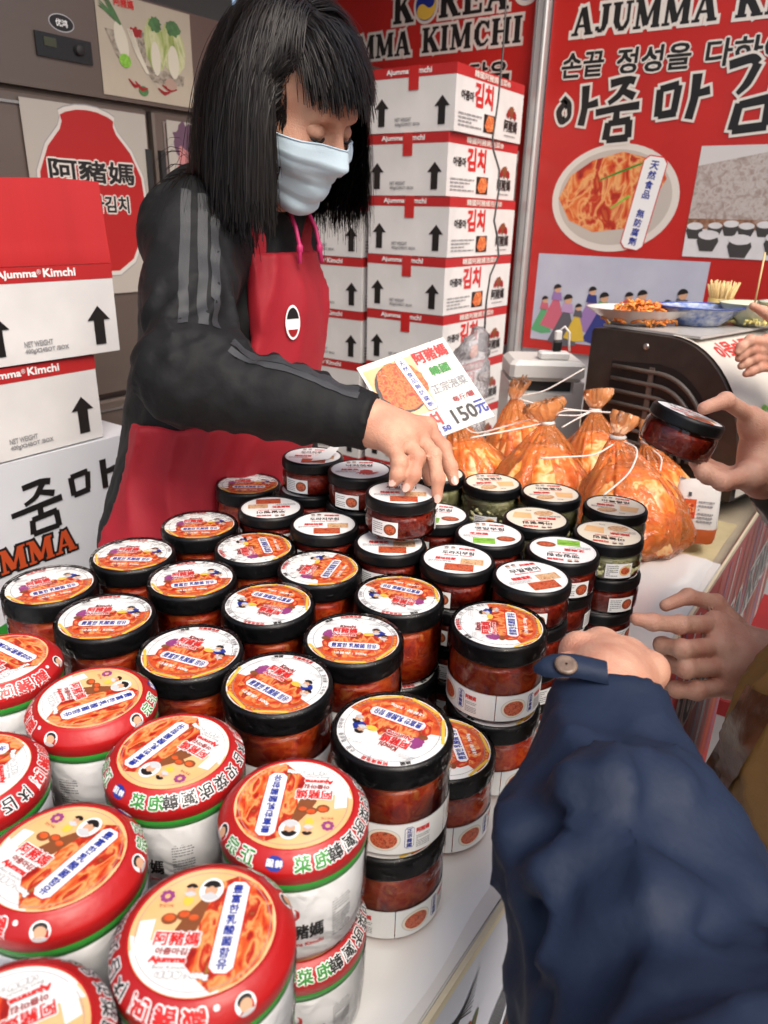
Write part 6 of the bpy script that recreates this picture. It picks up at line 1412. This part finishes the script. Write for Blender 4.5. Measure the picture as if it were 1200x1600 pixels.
f1_, f2 = folds(101, .013, 40, 85), folds(111, .0045, 100, 170); axs = (W1 - E1) / np.linalg.norm(W1 - E1); f1 = lambda P: f1_(P - .5 * np.outer(P @ axs, axs))
def d1(P):
    k = np.clip(np.linalg.norm(P - W1, axis=1) / .12, .25, 1); return f1(P) * k + f2(P) * k
RL = []
for pts_, r_ in (([(838, 1262, .482), (900, 1236, .462), (960, 1222, .455), (1040, 1236, .462), (1100, 1270, .482)], .013), ([(812, 1402, .455), (870, 1362, .436), (940, 1342, .430), (1020, 1350, .434)], .014), ([(880, 1500, .405), (960, 1440, .40), (1050, 1412, .400), (1140, 1420, .415)], .016), ([(795, 1330, .470), (820, 1300, .468), (870, 1290, .458)], .010), ([(1010, 1150, .515), (1040, 1180, .515), (1060, 1215, .515)], .009)):
    q_ = [S_(*a_) for a_ in pts_]
    for i_ in range(len(q_) - 1): RL.append(cap(q_[i_], q_[i_ + 1], r_ * (.5 if i_ == 0 else 1), r_ * (.5 if i_ == len(q_) - 2 else 1), .014))
c1p, jn, r1, VQ1 = customer(L1, (.16, -.36), dict(pelvis=(.16, -.36, .93), chest=(.14, -.34, 1.22), neck=(.12, -.33, 1.43), sh=(.26, -.16, 1.31), sh2=(.0, -.46, 1.33), el=E1, fm=M1, wr=W1), NAVY, h1, (-.6, .75, -.25), (.11, -.30, 1.60), h=.0062, foldp=d1, body_r=.15, extra=RL)
bv1 = BVHTree.FromPolygons([Vector(p) for p in r1(VQ1[0])], VQ1[1].tolist())
ax1 = (W1 - M1) / np.linalg.norm(W1 - M1); tabp = []
for px, py in ((835, 1046), (850, 1043), (865, 1041), (880, 1040), (900, 1041), (925, 1046), (950, 1052)):
    tabp.append(r1(S_(px, py, .548)))
b = B(); v = []
for i, p in enumerate(tabp):
    w_ = .010 * (0.25 if i == 0 else .8 if i == 1 else 1); v += [p - ax1 * w_, p + ax1 * w_, p + ax1 * w_ + AX_W * .004, p - ax1 * w_ + AX_W * .004]
b.add(v, [(4 * i + k, 4 * i + (k + 1) % 4, 4 * i + 4 + (k + 1) % 4, 4 * i + 4 + k) for i in range(len(tabp) - 1) for k in range(4)] + [(3, 2, 1, 0)], NAVY, True); tb = b.build('cuff_tab', jn)
b = B(); b.lathe([(.0085, 0), (.0085, .0016), (.007, .0028), (.005, .0022), (.001, .0022)], M('horn_button', (0.16, 0.11, 0.08), .3, var=.3, vscale=150), 24, cap0=True); o = b.build('button', tb, loc=r1(S_(884, 1040, .546))); o.rotation_euler = Vector(AX_U * .75 - AX_W * .65).to_track_quat('Z', 'Y').to_euler()
# 2: tan jacket, open hand
L2 = 'customer in a tan jacket with leather trim holding out an open hand'
joints_r[L2] = [.085, .075, .048]
D2 = .90; W2 = S_(1222, 1030, .935)
pk = [S_(1118, 975, .925), S_(1122, 1010, .91), S_(1128, 1042, .91), S_(1138, 1072, .915)]
fk = [[pk[0], S_(1062, 976, .885), S_(1020, 972, .875), S_(994, 967, .875)], [pk[1], S_(1066, 1014, .875), S_(1035, 1008, .90), S_(1030, 1004, .925)], [pk[2], S_(1072, 1045, .875), S_(1043, 1037, .905), S_(1040, 1032, .93)], [pk[3], S_(1088, 1079, .885), S_(1058, 1077, .895), S_(1048, 1074, .905)], [S_(1160, 985, .945), S_(1118, 942, .945), S_(1075, 932, .93), S_(1040, 946, .92)]]
h2 = hand_from(W2 + v3(.10, .06, .02), W2, pk, fk, .029, .023, .0112)
TAN = M('tan_cloth', (0.23, 0.12, 0.032), .6, var=.15, vscale=12, bump=.12, bscale=400); LEATHER = M('brown_leather', (0.10, 0.035, 0.014), .30, coat=.2, bump=.3, bscale=120, var=.3, vscale=30)
fo3 = folds(131, .012, 38, 80)
c2p, jn2, r2, VQ2 = customer(L2, (.17, .80), dict(pelvis=(.17, .79, .92), chest=(.19, .80, 1.20), neck=(.20, .80, 1.42), sh=(.16, .98, 1.33), sh2=(.2, .60, 1.33), el=(.17, 1.02, 1.06), wr=W2 + (v3(.17, 1.02, 1.06) - W2) * .16), TAN, h2, (-1, .1, -.35), (.17, .80, 1.60), h=.009, foldp=fo3, body_r=.185, extra=[ell(v3(.10, .78, .92), (.165, .17, .17), None, .05)])
bv2 = BVHTree.FromPolygons([Vector(p) for p in r2(VQ2[0])], VQ2[1].tolist())
v = []; n_ = 0
for t_ in np.linspace(0, 1, 16):
    for k in np.linspace(-1, 1, 5):
        q = r2(S_(1196 - 80 * t_ + 24 * k, 1085 + 140 * t_ + 14 * k, .80)); rayd = Vector(AX_W + AX_R * .5 - AX_U * .3).normalized(); hit = bv2.ray_cast(Vector(r2(CAM)), (Vector(q) - Vector(r2(CAM))).normalized())
        v.append(np.array(hit[0]) + np.array(hit[1]) * (.004 + .004 * (1 - k * k)) if hit[0] else q)
b = B(); b.add(v, [(5 * i + k, 5 * i + k + 1, 5 * i + 6 + k, 5 * i + 5 + k) for i in range(15) for k in range(4)], LEATHER, True); b.build('leather_placket', jn2)
# 3: dark jacket, holds the jar
L3 = 'customer in a dark olive jacket holding up a small jar'
joints_r[L3] = [.085, .075, .050]
W3 = S_(1214, 728, .970); E3 = S_(1430, 985, 1.08)
pk = [S_(1172, 742, .905), S_(1182, 748, .93), S_(1190, 750, .955), S_(1196, 748, .98)]
fk = [[pk[0], S_(1128, 752, .885), S_(1100, 738, .885), S_(1086, 722, .90)], [pk[1], S_(1135, 752, .905), S_(1106, 744, .92), S_(1090, 730, .93)], [pk[2], S_(1142, 750, .93), S_(1112, 740, .945), S_(1096, 726, .95)], [pk[3], S_(1150, 745, .955), S_(1122, 736, .965), S_(1106, 724, .965)], [S_(1222, 690, .955), S_(1172, 650, .925), S_(1134, 626, .89), S_(1100, 638, .868)]]
h3 = hand_from(W3 + (E3 - W3) * .35, W3, pk, fk, .032, .026, .0112) + [ell(S_(1200, 700, .955), (.032, .032, .032), None, .03), cap(S_(1215, 715, .96), S_(1178, 668, .935), .026, .017, .02)]
OLIVE = M('olive_cloth', (0.030, 0.022, 0.013), .42, var=.2, vscale=14, bump=.15, bscale=300)
customer(L3, (.40, 1.30), dict(pelvis=(.40, 1.30, .92), chest=(.40, 1.30, 1.20), neck=(.38, 1.30, 1.42), sh=(.30, 1.13, 1.30), sh2=(.36, 1.50, 1.33), el=E3, wr=W3 + (E3 - W3) * .02), OLIVE, h3, (-1, -.1, -.3), (.36, 1.30, 1.60), h=.009, foldp=folds(141, .009, 45, 90))
# 4: olive coat behind the machine end, picks up a sample
L4 = 'customer in a moss green coat taking a sample with a wooden pick'
joints_r[L4] = [.085, .075, .055]
W4 = S_(1262, 560, 1.50)
pk = [S_(1198, 535, 1.44), S_(1202, 548, 1.45), S_(1206, 560, 1.46), S_(1212, 572, 1.47)]
fk = [[pk[0], S_(1172, 532, 1.42), S_(1158, 542, 1.42), S_(1153, 550, 1.42)], [pk[1], S_(1174, 546, 1.43), S_(1160, 554, 1.43), S_(1154, 560, 1.43)], [pk[2], S_(1178, 560, 1.44), S_(1165, 567, 1.44), S_(1158, 572, 1.44)], [pk[3], S_(1185, 574, 1.45), S_(1174, 580, 1.45), S_(1166, 584, 1.45)], [S_(1235, 535, 1.48), S_(1212, 505, 1.45), S_(1192, 486, 1.43), S_(1176, 478, 1.42)]]
h4 = hand_from(W4 + v3(.09, .03, -.04), W4, pk, fk, .029, .022, .0105)
MOSS = M('moss_cloth', (0.075, 0.068, 0.035), .55, var=.15, vscale=14, bump=.1, bscale=300)
customer(L4, (.36, 1.90), dict(pelvis=(.36, 1.90, .92), chest=(.36, 1.90, 1.20), neck=(.34, 1.90, 1.42), sh=(.26, 1.72, 1.32), sh2=(.32, 2.10, 1.33), el=(.14, 1.70, 1.04), wr=W4 + (v3(.14, 1.70, 1.04) - W4) * .25), MOSS, h4, (-1, -.1, -.35), (.32, 1.90, 1.60), h=.010, foldp=folds(151, .011, 25, 55), tcol=(0.02, 0.02, 0.02))
t = thing('tasting_pick', 'thin wooden pick held upright above the white bowl', 'pick', S_(1178, 480, 1.42)); B().tube([(0, 0, -.008), (0, 0, .10)], .0018, M('pick_wood', (0, 0, 0)), 6).build('stick', t)
